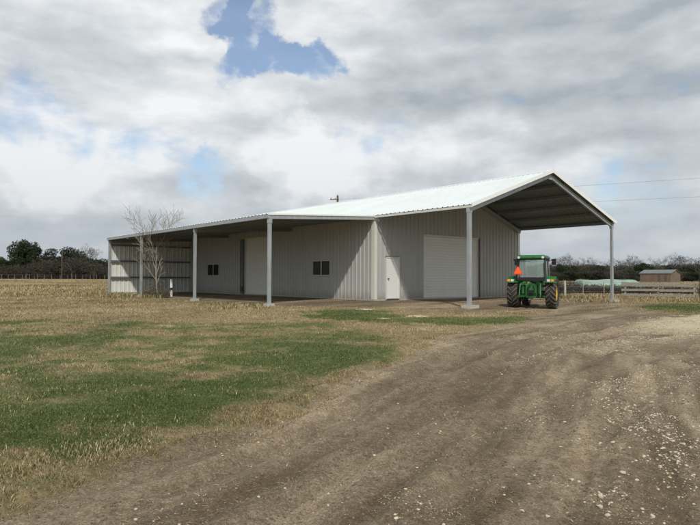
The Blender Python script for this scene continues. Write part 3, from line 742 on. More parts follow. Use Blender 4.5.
    bv = ro.modifiers.new('b', 'BEVEL'); bv.width = .02; bv.segments = 2
    for s in (-1, 1):
        lm = MB(); lm.tube([(s*.50, -.60, 2.20), (s*.50, -.55, 2.20)], .055, 12); lm.build('work_light', M['clear'], ro)
        mr = MB(); mr.box((s*.80, .60, 2.03), (.19, .05, .27)); mo = mr.build('mirror', M['black'], co)
        mr = MB(); mr.tube([(s*.56, .82, 2.08), (s*.66, .76, 2.12), (s*.80, .62, 2.12)], .016, 6); mr.build('mirror_arm', M['black'], mo)
        # amber markers on stalks by the roof
        lm = MB(); lm.box((s*.68, -.42, 2.10), (.14, .07, .09)); lm.build('marker_lamp', M['black'], co)
    st = MB(); st.box((0, .05, 1.25), (.46, .42, .12)); st.box((0, -.15, 1.55), (.42, .10, .55)); so = st.build('seat', M['black'], co)
    sw = MB(); sw.tube([(.19*math.cos(a_), .52+.08*math.sin(a_), 1.55+.17*math.sin(a_)) for a_ in np.linspace(0, 6.283, 17)], .014, 6, False); sw.tube([(0, .52, 1.55), (0, .75, 1.3)], .02, 6); sw.build('steering_wheel', M['black'], co)
    # slow-vehicle triangle on the left
    tr = MB()
    def tri(s_, y_, mi):
        P = [(-s_, -.55*s_), (-s_*.86, -.78*s_), (s_*.86, -.78*s_), (s_, -.55*s_), (.14*s_, 1.05*s_), (-.14*s_, 1.05*s_)]
        b = len(tr.v); tr.v += [(a_, y_, c_) for a_, c_ in P]+[(a_, y_+.006, c_) for a_, c_ in P]
        tr.f.append(tuple(b+i_ for i_ in range(6))); tr.m.append(mi); tr.f.append(tuple(b+11-i_ for i_ in range(6))); tr.m.append(mi)
        for i_ in range(6): j_ = (i_+1) % 6; tr.f.append((b+i_, b+6+i_, b+6+j_, b+j_)); tr.m.append(mi)
    tri(.185, 0, 1); tri(.14, -.007, 0)
    to = tr.build('warning_triangle', [M['orange'], M['red']], t); to.location = (-.52, -.66, 1.62)
    br = MB(); br.tube([(-.52, -.63, 1.60), (-.52, -.63, 1.25)], .012, 6); br.box((-.52, -.625, 1.52), (.05, .02, .34)); br.build('bracket', M['steel'], t)
    # three point hitch
    hx = MB()
    for s in (-1, 1):
        hx.beam((s*.20, -.42, 1.10), (s*.42, -.70, 1.06), .07, .10); hx.tube([(s*.42, -.70, 1.06), (s*.44, -.86, .58)], .028, 8)
        hx.beam((s*.26, -.35, .55), (s*.46, -1.02, .55), .05, .09); hx.box((s*.34, -.47, .86), (.10, .09, .42)); hx.box((s*.22, -.455, 1.20), (.30, .08, .09))
    hx.box((0, -.46, .92), (.28, .10, .34)); hx.box((0, -.44, .58), (.40, .12, .20)); hx.beam((0, -.46, 1.12), (0, -.78, 1.05), .05, .06)
    hxo = hx.build('hitch', G, t)
    pt = MB(); pt.tube([(0, -.50, .70), (0, -.66, .70)], .03, 10); pt.box((0, -.545, .72), (.22, .09, .16)); pt.build('power_shaft_guard', M['black'], hxo)
    db = MB(); db.beam((0, -.3, .44), (0, -1.0, .42), .09, .05); db.build('drawbar', M['steel'], hxo)
    for s in (-1, 1):
        hs = MB(); hs.tube([(s*.09, -.50, 1.0), (s*.12, -.60, .92), (s*.16, -.56, .78)], .014, 6); hs.build('hose', M['black'], hxo)
    ex = MB(); ex.tube([(.37, 1.15, 1.3), (.37, 1.12, 2.2)], .04, 10); ex.build('exhaust', M['black'], t)
    for s in (-1, 1):
        sp = MB(); sp.box((s*.60, .55, .62), (.22, .30, .04)); sp.box((s*.60, .55, .42), (.22, .25, .04)); sp.box((s*.52, .55, .55), (.02, .3, .4)); sp.build('step', M['black'], t)
    return t
tr = make_tractor()
dep = 26.6
tx_, ty_2, tz_ = at_depth(533, dep)
tr.location = (tx_, ty_2, float(hz(tx_, ty_2))-.01)
vdir = math.atan2(-(ty_2-CAM[1])*0+(tx_-CAM[0]), ty_2-CAM[1])
tr.rotation_euler = (0, 0, -vdir+math.radians(-9))
tag(tr, 'green tractor with glazed cab and orange warning triangle parked by the canopy', 'tractor')

# ------------------------------------------------------------------ vegetation
def branch_tree(seed, H, spread, levels=5, r0=.07, mb=None, kids=(3, 4), minr=.004, sides=5, up_bias=.25, first=.28):
    rs = random.Random(seed); trunk = MB(); tw = MB()
    def grow(p, d, ln, r, lev):
        n = 4; pts = [p]; rad_ = [r]; q = p.copy(); dd = d.copy()
        for i_ in range(n):
            dd = (dd+Vector((rs.uniform(-1, 1), rs.uniform(-1, 1), rs.uniform(-.5, 1)*up_bias*2))*.14).normalized()
            q = q+dd*ln/n; pts.append(q.copy()); rad_.append(max(minr, r*(1-.62*(i_+1)/n)))
        (trunk if lev == 0 else tw).tube(pts, rad_, 7 if lev == 0 else (sides if lev < 3 else 3), False)
        if lev >= levels: return
        nk = rs.randint(*kids)+(3 if lev == 0 else 0)
        for k in range(nk):
            f = first+(1-first)*(k+.6)/nk if lev == 0 else .3+.7*(k+.5)/nk
            idx = min(n-1, int(f*n)); fr = f*n-idx; sp_ = pts[idx].lerp(pts[idx+1], min(1, fr))
            bd = (pts[idx+1]-pts[idx]).normalized()
            az = k*2.4+rs.uniform(-.5, .5); perp = bd.orthogonal().normalized(); perp.rotate(Matrix.Rotation(az, 3, bd))
            an = rs.uniform(.55, .95)*spread
            nd = (bd*math.cos(an)+perp*math.sin(an)+Vector((0, 0, up_bias*.6))).normalized()
            grow(sp_, nd, ln*rs.uniform(.50, .72)*(1.0 if lev else .85), max(minr, rad_[idx]*.62), lev+1)
    grow(Vector((0, 0, -.1)), Vector((0, 0, 1)), H*.78, r0, 0)
    return trunk, tw
tk, tw = branch_tree(21, 5.3, 1.0, 4, .085, kids=(3, 5), minr=.0115, up_bias=.40, first=.20)
tx_, ty_2, tz_ = at_depth(158, 37.5)
bt = empty('bare_tree', (tx_, ty_2, tz_)); tag(bt, 'small leafless pale barked tree in front of the lean-to', 'tree')
tk.build('trunk', M['bark'], bt, True); tw.build('crown', M['bark'], bt, True); bt.scale = (.68, .68, .77)
# low scrub round the tree foot
def scrub(seed, r_, h_, n, matl, leaf=0):
    rs = np.random.default_rng(seed); mb = MB()
    for k in range(n):
        a_ = rs.random()*6.28; q = r_*math.sqrt(rs.random())*.5; p = Vector((q*math.cos(a_), q*math.sin(a_), -.05)); d = Vector((math.cos(a_)*rs.uniform(.1, .6), math.sin(a_)*rs.uniform(.1, .6), 1)).normalized(); ln = h_*rs.uniform(.5, 1)
        pts = [p]
        for i_ in range(3): d = (d+Vector(rs.standard_normal(3))*.12).normalized(); pts.append(pts[-1]+d*ln/3)
        mb.tube(pts, [.009, .007, .005, .003], 3, False)
        for i_ in range(leaf):
            c_ = pts[rs.integers(1, 4)]+Vector(rs.standard_normal(3))*.07; s_ = .035
            v_ = [c_+Vector(rs.standard_normal(3))*s_ for _ in range(3)]; mb.quad(v_)
    return mb
for k, (px, dp, r_, h_) in enumerate([(157, 37.2, .6, 1.3), (150, 38.4, .5, .9), (166, 36.6, .4, .6)]):
    x_, y_, z_ = at_depth(px, dp); o = scrub(k, r_, h_, 46, M['bark'], 4).build('shrub', mat('brown_scrub', (.13, .115, .07), .9, 0, .3, 4), None, loc=(x_, y_, z_))
    tag(o, ['brown twiggy scrub wrapped round the foot of the bare tree', 'short brown scrub left of the bare tree', 'low brown scrub right of the bare tree'][k], 'shrub')

def crown_mesh(seed, rx, rz, zc, n_bl, n_leaf, leaf, flat=.75):
    rs = np.random.default_rng(seed)
    C_ = []; 
    while len(C_) < n_bl:
        p = rs.uniform(-1, 1, 3)
        if p@p < 1 and p@p > .08 and p[2] > -.75: C_.append(p*[rx*.78, rx*.78, rz*.78])
    C_ = np.array(C_); sz = rs.uniform(.22, .42, n_bl)*min(rx, rz)*1.1
    k = rs.integers(0, n_bl, n_leaf); v = rs.standard_normal((n_leaf, 3)); v /= np.linalg.norm(v, axis=1)[:, None]
    P = C_[k]+v*(sz[k]*rs.uniform(.5, 1.12, n_leaf)**.6)[:, None]*[1, 1, flat]; P[:, 2] += zc
    T = P[:, None, :]+rs.standard_normal((n_leaf, 3, 3))*leaf
    return T.reshape(-1, 3), np.arange(n_leaf*3).reshape(-1, 3), C_+[0, 0, zc]
_proto = {}
def far_tree(px, topy, hw, kind, depth, label, name, group):
    """hw: half width in photo pixels -> real size from depth"""
    x_, y_, z_ = at_depth(px, depth); H = (z_at(topy, depth, px)-z_)*1.12; rxw = hw/F*depth
    key = (kind, random.randint(0, 2))
    if key not in _proto:
        t = []
        sd_ = key[1]*7+{'oak': 1, 'cedar': 2, 'bare': 3, 'brush': 4}[kind]*31
        if kind == 'bare':
            a_, b_ = branch_tree(sd_, 1.0*10, .95, 5, .22, kids=(3, 4), minr=.022, up_bias=.3, first=.15)
            # unit 10 m tall
            t = [('trunk', a_, M['bark2']), ('crown', b_, M['twig'])]
        else:
            rz = {'oak': .42, 'cedar': .48, 'brush': .52}[kind]; zc = {'oak': .56, 'cedar': .48, 'brush': .42}[kind]
            V_, F_, cs = crown_mesh(sd_, 5.0, rz*10, zc*10, {'oak': 34, 'cedar': 26, 'brush': 30}[kind], {'oak': 9000, 'cedar': 8000, 'brush': 5200}[kind], {'oak': .17, 'cedar': .15, 'brush': .12}[kind])
            a_ = MB(); a_.tube([(0, 0, -.5), (.1, 0, 2.2), (0, .1, 5)], [.34, .26, .14], 7)
            for c_ in cs[:12]: a_.tube([(0, 0, 2.0), tuple(c_*.5+np.array([0, 0, 1.4])), tuple(c_)], [.14, .09, .03], 4, False)
            m_ = {'oak': M['leafA'], 'cedar': M['leafB'], 'brush': M['leafC']}[kind]
            t = [('trunk', a_, M['bark2']), ('crown', (V_, F_), m_)]
        meshes = []
        for nm, q, m_ in t:
            if isinstance(q, tuple): o = npmesh(nm, q[0], q[1], [m_])
            else: o = q.build(nm, m_)
            meshes.append((nm, o.data)); bpy.data.objects.remove(o)
        _proto[key] = meshes
    e = empty(name, (x_, y_, z_), random.uniform(0, 6.28)); wsc = rxw/5.0 if kind != 'bare' else rxw/4.2
    for nm, me in _proto[key]:
        o = bpy.data.objects.new(nm, me); COL.objects.link(o); o.parent = e; o.scale = (wsc, wsc, H/10*({'bare': .98}.get(kind, 1.0)))
    tag(e, label, 'tree', group)
    return e
GL, GR = 'trees beyond the left field', 'trees beyond the right fence'
LT = [(-42, 250, 20, 'oak', 196), (-18, 254, 16, 'oak', 205), (1, 257, 11, 'oak', 185), (26, 240, 17, 'oak', 190), (62, 246, 24, 'cedar', 196), (86, 256, 11, 'bare', 200), (100, 258, 14, 'cedar', 205), (120, 260, 14, 'oak', 210), (44, 258, 14, 'brush', 183), (72, 256, 15, 'brush', 182), (14, 264, 14, 'brush', 180), (94, 262, 14, 'brush', 183), (140, 262, 14, 'cedar', 214), (-5, 264, 12, 'brush', 181), (54, 262, 12, 'cedar', 187), (35, 262, 12, 'brush', 186), (82, 262, 12, 'oak', 190), (-60, 256, 18, 'cedar', 200), (110, 266, 12, 'brush', 184)]
LL = {2: 'dark oak crown cut by the left edge of the photo', 3: 'tallest dark round-headed oak left of the broad mound of trees', 4: 'broad domed dark tree behind the tall thin pole', 5: 'leafless grey tree just showing in the left tree line right of the domed tree',
      6: 'dark tree nearest the lean-to end in the left tree line', 8: 'brown brushy tree between the tallest oak and the broad domed tree', 9: 'brown brushy tree in front of the broad domed tree', 10: 'low brown brush tree under the left of the tallest oak', 11: 'low brown brush tree below the leafless grey tree'}
KD = {'oak': 'dark round-headed evergreen oak', 'cedar': 'dull green dense tree', 'bare': 'leafless grey winter tree', 'brush': 'low brown leafless brush tree'}
NM = {'oak': 'oak_tree', 'cedar': 'evergreen_tree', 'bare': 'leafless_tree', 'brush': 'brush_tree'}
for k, (px, ty0, hw, kd_, dp) in enumerate(LT):
    far_tree(px, ty0, hw, kd_, dp, LL.get(k, KD[kd_]+' filling the far left tree line'), NM[kd_], GL if k not in LL else None)
rs = random.Random(5)
seq = ['bare', 'brush', 'bare', 'cedar', 'bare', 'bare', 'brush', 'oak', 'bare', 'brush', 'cedar', 'bare', 'oak', 'bare', 'brush', 'bare', 'cedar']
px = 500; k = 0
while px < 760:
    kd_ = seq[k % len(seq)]; dark = 636 < px < 665 or px > 682
    if dark and kd_ in ('brush',): kd_ = 'oak'
    far_tree(px+rs.uniform(-2, 2), 264.5+rs.uniform(-1.5, 3)-(px-500)*.006, rs.uniform(9, 12), kd_, 190+rs.uniform(0, 20), KD[kd_]+' in the far right tree line', NM[kd_], GR)
    px += 6.2; k += 1
px = 503; k = 0
while px < 760:
    kd_ = ['cedar', 'brush', 'oak', 'brush', 'cedar', 'brush', 'brush'][k % 7]
    far_tree(px, 270.5+rs.uniform(-1.5, 2), rs.uniform(9, 12), kd_, 170+rs.uniform(-6, 6), KD[kd_]+' in the lower front row of the far right tree line', NM[kd_], GR+', front row')
    px += 9; k += 1
for i_, (px, dp, r_, h_) in enumerate([(568, 58, 1.6, 1.3), (586, 56, 1.8, .95), (604, 56, 1.8, .9), (621, 57, 1.6, .9), (640, 57, 1.6, .9), (558, 52, 1.2, 1.2), (662, 60, 1.8, .9), (684, 60, 1.8, .9), (597, 60, 1.8, .85), (632, 62, 1.8, .85)]):
    x_, y_, z_ = at_depth(px, dp); o = scrub(40+i_, r_*1.7, h_, 230, M['leafC'], 14).build('shrub', M['leafC'], None, loc=(x_, y_, z_))
    tag(o, 'dead brown brush growing behind the paddock fence', 'shrub', 'dead brush behind the fence')

# ------------------------------------------------------------------ right-hand fence
def wood_post(name, px, dp, h, w, m, label, group=None, cat='fence post', tilt=0):
    x_, y_, z_ = at_depth(px, dp); mb = MB(); mb.tube([(0, 0, -.2), (tilt*h*.5, 0, h*.5), (tilt*h, .02, h)], [w/2, w/2*.95, w/2*.88], 8); o = mb.build(name, m, None, loc=(x_, y_, z_)); tag(o, label, cat, group); return o
fx0, fy0, fz0 = at_depth(625, 42.5); fx1, fy1, fz1 = at_depth(694.5, 41.5)
fe = empty('rail_fence', (fx0, fy0, fz0)); tag(fe, 'grey weathered wooden rail fence with three rails at the right edge of the yard', 'fence')
dv = Vector((fx1-fx0, fy1-fy0, fz1-fz0))
for t_, w_ in ((0, .14), (.48, .13), (1, .17)):
    mb = MB(); p = dv*t_; hgt = 1.14 if t_ == 1 else 1.02
    mb.tube([(p.x, p.y, p.z-.2), (p.x, p.y, p.z+.6), (p.x, p.y, p.z+hgt)], [w_/2, w_/2, w_/2*.9], 8); mb.build('post', M['palewood'] if t_ == 1 else M['wood'], fe)
nrm = Vector((dv.y, -dv.x, 0)).normalized()*.08
if nrm.dot(Vector((CAM[0]-fx0, CAM[1]-fy0, 0))) < 0: nrm = -nrm
for z_, s_ in ((.93, .02), (.55, -.015), (.20, .02)):
    for a_, b_ in ((-.06, .49), (.49, 1.03)):
        mb = MB(); p0 = dv*a_+nrm+Vector((0, 0, z_+s_)); p1 = dv*b_+nrm+Vector((0, 0, z_-s_*.6)); mb.beam(p0, p1, .04, .25 if z_ > .9 else .16); mb.build('rail', M['wood'], fe)
# the wood behind the single trees, one mass
def woods(name, x0, x1, dp0, dp1, hfun, nl, label, kind_mix):
    q = rng.random(nl); pxs = x0+(x1-x0)*q; dps = dp0+(dp1-dp0)*rng.random(nl)
    d0 = np.array([ray(a_, 278) for a_ in (x0, x1)]); dd = d0[0][None]+(d0[1]-d0[0])[None]*q[:, None]
    Pp = CAM[None]+dd*dps[:, None]; zz = hz(Pp[:, 0], Pp[:, 1]); hh_ = hfun(pxs)*(.72+.5*fbm(Pp[:, 0], Pp[:, 1], .16, 3))
    Pp[:, 2] = zz+hh_*rng.random(nl)**1.15
    T = Pp[:, None, :]+rng.standard_normal((nl, 3, 3))*.22
    for nm, lo, hi, m_ in kind_mix:
        sel = (fbm(Pp[:, 0]+50, Pp[:, 1], .09, 2)+.12*rng.standard_normal(nl)); sel = (sel >= lo) & (sel < hi)
        V_ = T[sel].reshape(-1, 3); o = npmesh(nm, V_, np.arange(len(V_)).reshape(-1, 3), [M[m_]]); o['kind'] = 'stuff'; o['label'] = label; o['category'] = 'wood'
woods('left_woods', -90, 150, 205, 222, lambda p: np.interp(p, [-90, 0, 12, 40, 62, 100, 150], [7, 5.5, 6, 7, 8.5, 6, 5]), 110000, 'dark thicket filling in behind the left tree line', [('far_thicket', -9, .5, 'leafA'), ('far_brush', .5, 9, 'leafC')])
woods('right_woods', 498, 770, 208, 226, lambda p: np.interp(p, [498, 560, 640, 770], [4.9, 5.2, 5.4, 5.8]), 90000, 'grey brown thicket filling in behind the right tree line', [('far_thicket', -9, .45, 'leafA'), ('far_brush', .45, 9, 'twig')])
# continuing plain wire run with posts, to the left behind the tractor and out to the right
wood_post('fence_post', 565, 43, 1.12, .17, M['palewood'], 'pale bleached fence post standing right of the tractor')
wood_post('steel_post', 699.3, 41, 2.6, .05, M['black'], 'tall thin dark steel post at the right end of the rail fence', None, 'post')
wr_ = MB()
a_ = np.array(at_depth(540, 44)); b_ = np.array(at_depth(625, 42.5))
for zz in (1.05, .72, .4): wr_.tube([tuple(a_+(b_-a_)*t_+[0, 0, zz-.03*math.sin(t_*3.14)]) for t_ in np.linspace(0, 1, 7)], .006, 4)
tag(wr_.build('fence_wire', M['wire']), 'thin sagging fence wires running from the tractor to the rail fence', 'wire')
for px in (583, 604):
    wood_post('fence_post', px, 43.2, 1.02, .07, M['wood'], ['thin grey post left of the right canopy column, nearer the tractor', 'thin grey post just left of the right canopy column'][px == 604])

# left field wire fence: posts one can count
gp = 'thin posts of the far left field fence'
mbp = MB(); mbp.tube([(0, 0, -.2), (0, 0, 1.2)], [.06, .05], 6); pm = mbp.build('fence_post', mat('grey_far_post', (.20, .18, .15), .9)); first = True
px = -30
while px < 108:
    x_, y_, z_ = at_depth(px, 172)
    o = pm if first else pm.copy()
    if not first: COL.objects.link(o)
    first = False; o.location = (x_, y_, z_); o.rotation_euler = (random.uniform(-.04, .04), random.uniform(-.04, .04), 0)
    tag(o, 'thin grey fence post along the far edge of the left field', 'fence post', gp); px += random.uniform(6.2, 8.5)
a_ = np.array(at_depth(-34, 172)); b_ = np.array(at_depth(108, 172)); wr_ = MB()
for zz in (1.25, .85, .45): wr_.tube([tuple(a_+[0, 0, zz]), tuple((a_+b_)/2+[0, 0, zz]), tuple(b_+[0, 0, zz])], .006, 4)
tag(wr_.build('fence_wire', M['wire']), 'wire strands along the far left field fence', 'wire')

# poles and lines
def util_pole(px, topy, dp, label, arm=True, w=.15):
    x_, y_, z_ = at_depth(px, dp); H = z_at(topy, dp, px)-z_; e = empty('utility_pole', (x_, y_, z_), YAW)
    mb = MB(); mb.tube([(0, 0, -.3), (0, 0, H)], [w*1.25, w], 10); mb.build('pole', M['pole'], e)
    if arm:
        mb = MB(); mb.box((-.45, -.14, H-.55), (1.3, .10, .12)); c_ = mb.build('crossarm', M['pole'], e)
        for xx in (-.95, -.3, 0):
            i2 = MB(); zb = H-.49 if xx else H; i2.lathe([(zb, .001), (zb, .04), (zb+.06, .06), (zb+.12, .06), (zb+.2, .03), (zb+.22, .001)], 8, 'z', (xx, -.14 if xx else 0, 0)); i2.build('insulator', M['steel'], c_)
    tag(e, label, 'utility pole'); return Vector((x_, y_, z_)), H
pA, HA = util_pole(337.3, 195.5, 88, 'brown utility pole with crossarm rising behind the barn roof', True, .14)
x_, y_, z_ = at_depth(905, 60)
pB = Vector((x_, y_, z_)); 
eB = empty('utility_pole', (x_, y_, z_)); zB1 = z_at(163, 60, 905); zB2 = z_at(186, 60, 905)
mb = MB(); mb.tube([(0, 0, -.3), (0, 0, zB1-z_+.3)], [.2, .15], 10); mb.build('pole', M['pole'], eB); tag(eB, 'brown utility pole beyond the right edge carrying the overhead lines', 'utility pole')
for nm, za, zb, lb in (('power_line', z_at(199.2, 88, 337), zB1, 'upper thin power line crossing the sky right of the barn roof'), ('power_line', z_at(210.5, 88, 337), zB2, 'lower thin power line crossing the sky right of the barn roof')):
    mb = MB(); pts = []
    for t_ in np.linspace(0, 1, 13): q = pA.lerp(pB, t_); pts.append((q.x, q.y, za+(zb-za)*t_-.9*t_*(1-t_)))
    mb.tube(pts, .012, 5); tag(mb.build(nm, M['wire']), lb, 'power line')
x_, y_, z_ = at_depth(61.8, 176); H = z_at(250, 176, 62)-z_; mb = MB(); mb.tube([(0, 0, -.3), (0, 0, H)], [.12, .08], 8); mb.box((0, 0, H-.5), (1.2, .1, .1))
tag(mb.build('utility_pole', M['pole'], None, loc=(x_, y_, z_)), 'tall thin dark pole in front of the left tree line', 'utility pole')

# white pipe marker under the lean-to
x_, y_, z_ = at_depth(171.5, 38.6); e = empty('marker_post', (x_, y_, z_)); tag(e, 'white pipe marker with a dark band standing behind the bare tree', 'marker')
mb = MB(); mb.tube([(0, 0, -.1), (0, 0, .42)], .085, 14); mb.tube([(0, 0, .56), (0, 0, 1.12)], .085, 14); mb.build('pipe', M['white'], e)
mb = MB(); mb.tube([(0, 0, .42), (0, 0, .56)], .078, 14); mb.build('band', M['black'], e)

# ------------------------------------------------------------------ far brown shed
x_, y_, z_ = at_depth(660, 150); sh = empty('brown_shed', (x_, y_, z_), YAW-.10); tag(sh, 'small brown shed with grey roof beyond the rail fence', 'shed')
sl, sdp, sh_h, sr = 7.6, 4.6, 2.15, 2.95
rz0 = 0.62
cs_, sn_ = math.cos(rz0), math.sin(rz0)
sh.rotation_euler = (0, 0, YAW-.95)
mb = MB()
a2, b2 = sl/2, sdp/2
mb.quad([(-a2, -b2, -.3), (a2, -b2, -.3), (a2, -b2, sh_h), (-a2, -b2, sh_h)]); mb.quad([(a2, -b2, -.3), (a2, b2, -.3), (a2, b2, sh_h), (a2, 0, sr), (a2, -b2, sh_h)])
mb.quad([(a2, b2, -.3), (-a2, b2, -.3), (-a2, b2, sh_h), (a2, b2, sh_h)]); mb.quad([(-a2, b2, -.3), (-a2, -b2, -.3), (-a2, -b2, sh_h), (-a2, 0, sr), (-a2, b2, sh_h)])
mb.build('wall', M['brick'], sh)
mb = MB(); mb.beam((0, -b2-.15, sh_h-.06), (0, .02, sr+.06), sl+.5, .08); mb.beam((0, b2+.15, sh_h-.06), (0, -.02, sr+.06), sl+.5, .08); mb.build('roof', M['shedroof'], sh)
for xx in (1.0, 2.6): mb = MB(); mb.box((xx, -b2-.01, 1.0), (.5, .06, 2.0)); mb.build('door', M['bark2'], sh)
# tarp-covered stack
x0_, y0_, z0_ = at_depth(612, 66); e = empty('covered_stack', (x0_, y0_, z0_), YAW); tag(e, 'long low stack under a pale green tarp behind the fence', 'stack')
mb = MB(); n1_, n2_ = 46, 9; Ls = 8.1; vs = []
H_ = 1.36
for i_ in range(n1_):
    t_ = i_/(n1_-1); xx = (t_-.5)*Ls; env = min(1, t_/.05+.15)**.6*(min(1, (1-t_)/.22)**.75); w_ = 1.5*(.7+.3*env)
    for j_ in range(n2_):
        a_ = math.pi*j_/(n2_-1); wob = .03*math.sin(xx*1.1+j_*.3)+.02*math.sin(xx*2.3+j_*.7)
        vs.append((xx+(0 if t_ > .03 else .35*(1-math.sin(a_))), -math.cos(a_)*w_, max(0, math.sin(a_))**.6*H_*env*(1+wob)))
mb.v = vs
for i_ in range(n1_-1):
    for j_ in range(n2_-1): q = i_*n2_+j_; mb.f.append((q, q+1, q+n2_+1, q+n2_)); mb.m.append(0)
mb.build('tarp', M['tarp'], e, True)
mb = MB(); mb.box((0, 0, .2), (Ls*.9, 2.4, .5)); mb.build('bales', M['haybale'], e)

# pale caliche lumps left on the grass in front of the barn
for i_, (px, py, sx, lb) in enumerate([(366, 309.5, .75, 'flat pale limestone lump farthest left on the grass strip'), (416, 316, .62, 'flat pale limestone lump farthest right on the grass strip'), (383, 318, .45, 'flat pale limestone lump nearest the camera on the grass strip')]):
    p = unproj(px, py); me = rock_mesh(50+i_); o = bpy.data.objects.new('limestone_lump', me); COL.objects.link(o)
    o.location = (p[0], p[1], float(hz(p[0], p[1]))); o.scale = (sx*.55, sx*.42, .06); o.rotation_euler = (0, 0, YAW+.1); tag(o, lb, 'rock')

# ------------------------------------------------------------------ sky
w = bpy.data.worlds.new('World'); scn.world = w; w.use_nodes = True
n = w.node_tree.nodes; l = w.node_tree.links; n.clear()
out = n.new('ShaderNodeOutputWorld'); tc = n.new('ShaderNodeTexCoord')
el = math.asin(-SUN[2]); az = math.atan2(-SUN[0], -SUN[1])
sky = n.new('ShaderNodeTexSky'); sky.sky_type = 'NISHITA'; sky.sun_disc = False; sky.sun_elevation = el; sky.sun_rotation = az; sky.dust_density = 1.5
bg = n.new('ShaderNodeBackground'); l.new(sky.outputs[0], bg.inputs[0]); bg.inputs[1].default_value = .14
def Mn(op, *a_, cl=False):
    x = n.new('ShaderNodeMath'); x.operation = op; x.use_clamp = cl
    for k, q in enumerate(a_):
        if isinstance(q, (int, float)): x.inputs[k].default_value = q
        else: l.new(q, x.inputs[k])
    return x.outputs[0]
nv = n.new('ShaderNodeVectorMath'); nv.operation = 'NORMALIZE'; l.new(tc.outputs['Generated'], nv.inputs[0])
sx = n.new('ShaderNodeSeparateXYZ'); l.new(nv.outputs[0], sx.inputs[0])
zc = Mn('ADD', Mn('MAXIMUM', sx.outputs[2], 0.0), .14)
cx = n.new('ShaderNodeCombineXYZ'); l.new(Mn('DIVIDE', sx.outputs[0], zc), cx.inputs[0]); l.new(Mn('DIVIDE', sx.outputs[1], zc), cx.inputs[1])
def NZ(vec, sc, det=8, ro=.55, off=(0, 0, 0), dist=0):
    mp = n.new('ShaderNodeMapping'); mp.inputs['Location'].default_value = off; l.new(vec, mp.inputs['Vector'])
    x = n.new('ShaderNodeTexNoise'); x.inputs['Scale'].default_value = sc; x.inputs['Detail'].default_value = det; x.inputs['Roughness'].default_value = ro; x.inputs['Distortion'].default_value = dist
    l.new(mp.outputs[0], x.inputs['Vector']); return x.outputs['Fac']
wn = n.new('ShaderNodeTexNoise'); wn.inputs['Scale'].default_value = 7; wn.inputs['Detail'].default_value = 8; wn.inputs['Roughness'].default_value = .6; l.new(nv.outputs[0], wn.inputs['Vector'])
wa = n.new('ShaderNodeVectorMath'); wa.operation = 'SUBTRACT'; l.new(wn.outputs['Color'], wa.inputs[0]); wa.inputs[1].default_value = (.5, .5, .5)
wb = n.new('ShaderNodeVectorMath'); wb.operation = 'MULTIPLY_ADD'; l.new(wa.outputs[0], wb.inputs[0]); wb.inputs[1].default_value = (.22, .22, .22); l.new(nv.outputs[0], wb.inputs[2])
warp = n.new('ShaderNodeVectorMath'); warp.operation = 'NORMALIZE'; l.new(wb.outputs[0], warp.inputs[0])
def bump(px, py, rdeg, amp):
    d = ray(px, py); d = d/np.linalg.norm(d)
    dp = n.new('ShaderNodeVectorMath'); dp.operation = 'DOT_PRODUCT'; l.new(warp.outputs[0], dp.inputs[0]); dp.inputs[1].default_value = tuple(d)
    mr = n.new('ShaderNodeMapRange'); mr.interpolation_type = 'SMOOTHERSTEP'; l.new(dp.outputs['Value'], mr.inputs[0]); mr.inputs[1].default_value = math.cos(math.radians(rdeg)); mr.inputs[2].default_value = 1
    return Mn('MULTIPLY', mr.outputs[0], amp)
def summ(lst):
    t = lst[0]
    for q in lst[1:]: t = Mn('ADD', t, q)
    return t

def dirmap(sc, off):
    mp = n.new('ShaderNodeMapping'); mp.inputs['Scale'].default_value = sc; mp.inputs['Location'].default_value = off; l.new(nv.outputs[0], mp.inputs['Vector']); return mp.outputs[0]
D1 = dirmap((1, 1, 2.5), (3.1, 1.7, 0.4)); D1s = dirmap((1, 1, 2.5), (3.1-.035*SUN[0], 1.7-.035*SUN[1], .4+.045))
c1 = NZ(D1, 5.0, 12, .50, (0, 0, 0), .1); c1s = NZ(D1s, 5.0, 12, .50, (0, 0, 0), .1)
c2 = NZ(D1, 1.9, 6, .5, (9, 4, 2), .3)
c3 = NZ(D1, 15, 10, .6, (1, 2, 5), .15)
holes = summ([bump(222, 2, 3.0, .34), bump(258, 46, 3.6, .46), bump(282, 64, 2.8, .36), bump(312, 68, 3.2, .52), bump(238, 68, 2.4, .30), bump(238, 20, 2.6, .42), bump(330, 50, 2.2, .2), bump(222, 168, 3.0, .17), bump(10, 122, 5, .18), bump(60, 130, 4.5, .18), bump(115, 139, 4.5, .20), bump(155, 147, 4, .20), bump(350, 155, 3, .2), bump(195, 152, 4, .22), bump(215, 175, 4, .26), bump(405, 150, 4, .18), bump(380, 155, 3, .15), bump(640, 190, 5, .26), bump(516, 98, 1.4, .24), bump(585, 186, 4, .24), bump(697, 62, 2, .2)])
cov = Mn('SUBTRACT', Mn('ADD', Mn('MULTIPLY', c1, .55), Mn('MULTIPLY', c3, .45)), Mn('MULTIPLY', holes, .80))
mr = n.new('ShaderNodeMapRange'); mr.interpolation_type = 'SMOOTHSTEP'; l.new(cov, mr.inputs[0]); mr.inputs[1].default_value = .02; mr.inputs[2].default_value = .40
mr.inputs[3].default_value = .10; mr.inputs[4].default_value = 1.0
relief = Mn('MULTIPLY', Mn('SUBTRACT', c1, c1s), 1.7)
dark = summ([bump(560, 25, 14, .10), bump(470, 120, 9, .10), bump(620, 110, 10, .10), bump(90, 95, 9, .12), bump(230, 125, 6, .06), bump(60, 215, 12, .12), bump(200, 205, 10, .10), bump(560, 70, 24, .17), bump(430, 90, 14, .08), bump(60, 60, 13, .08), bump(700, 130, 14, .10), bump(330, 100, 8, .05)])
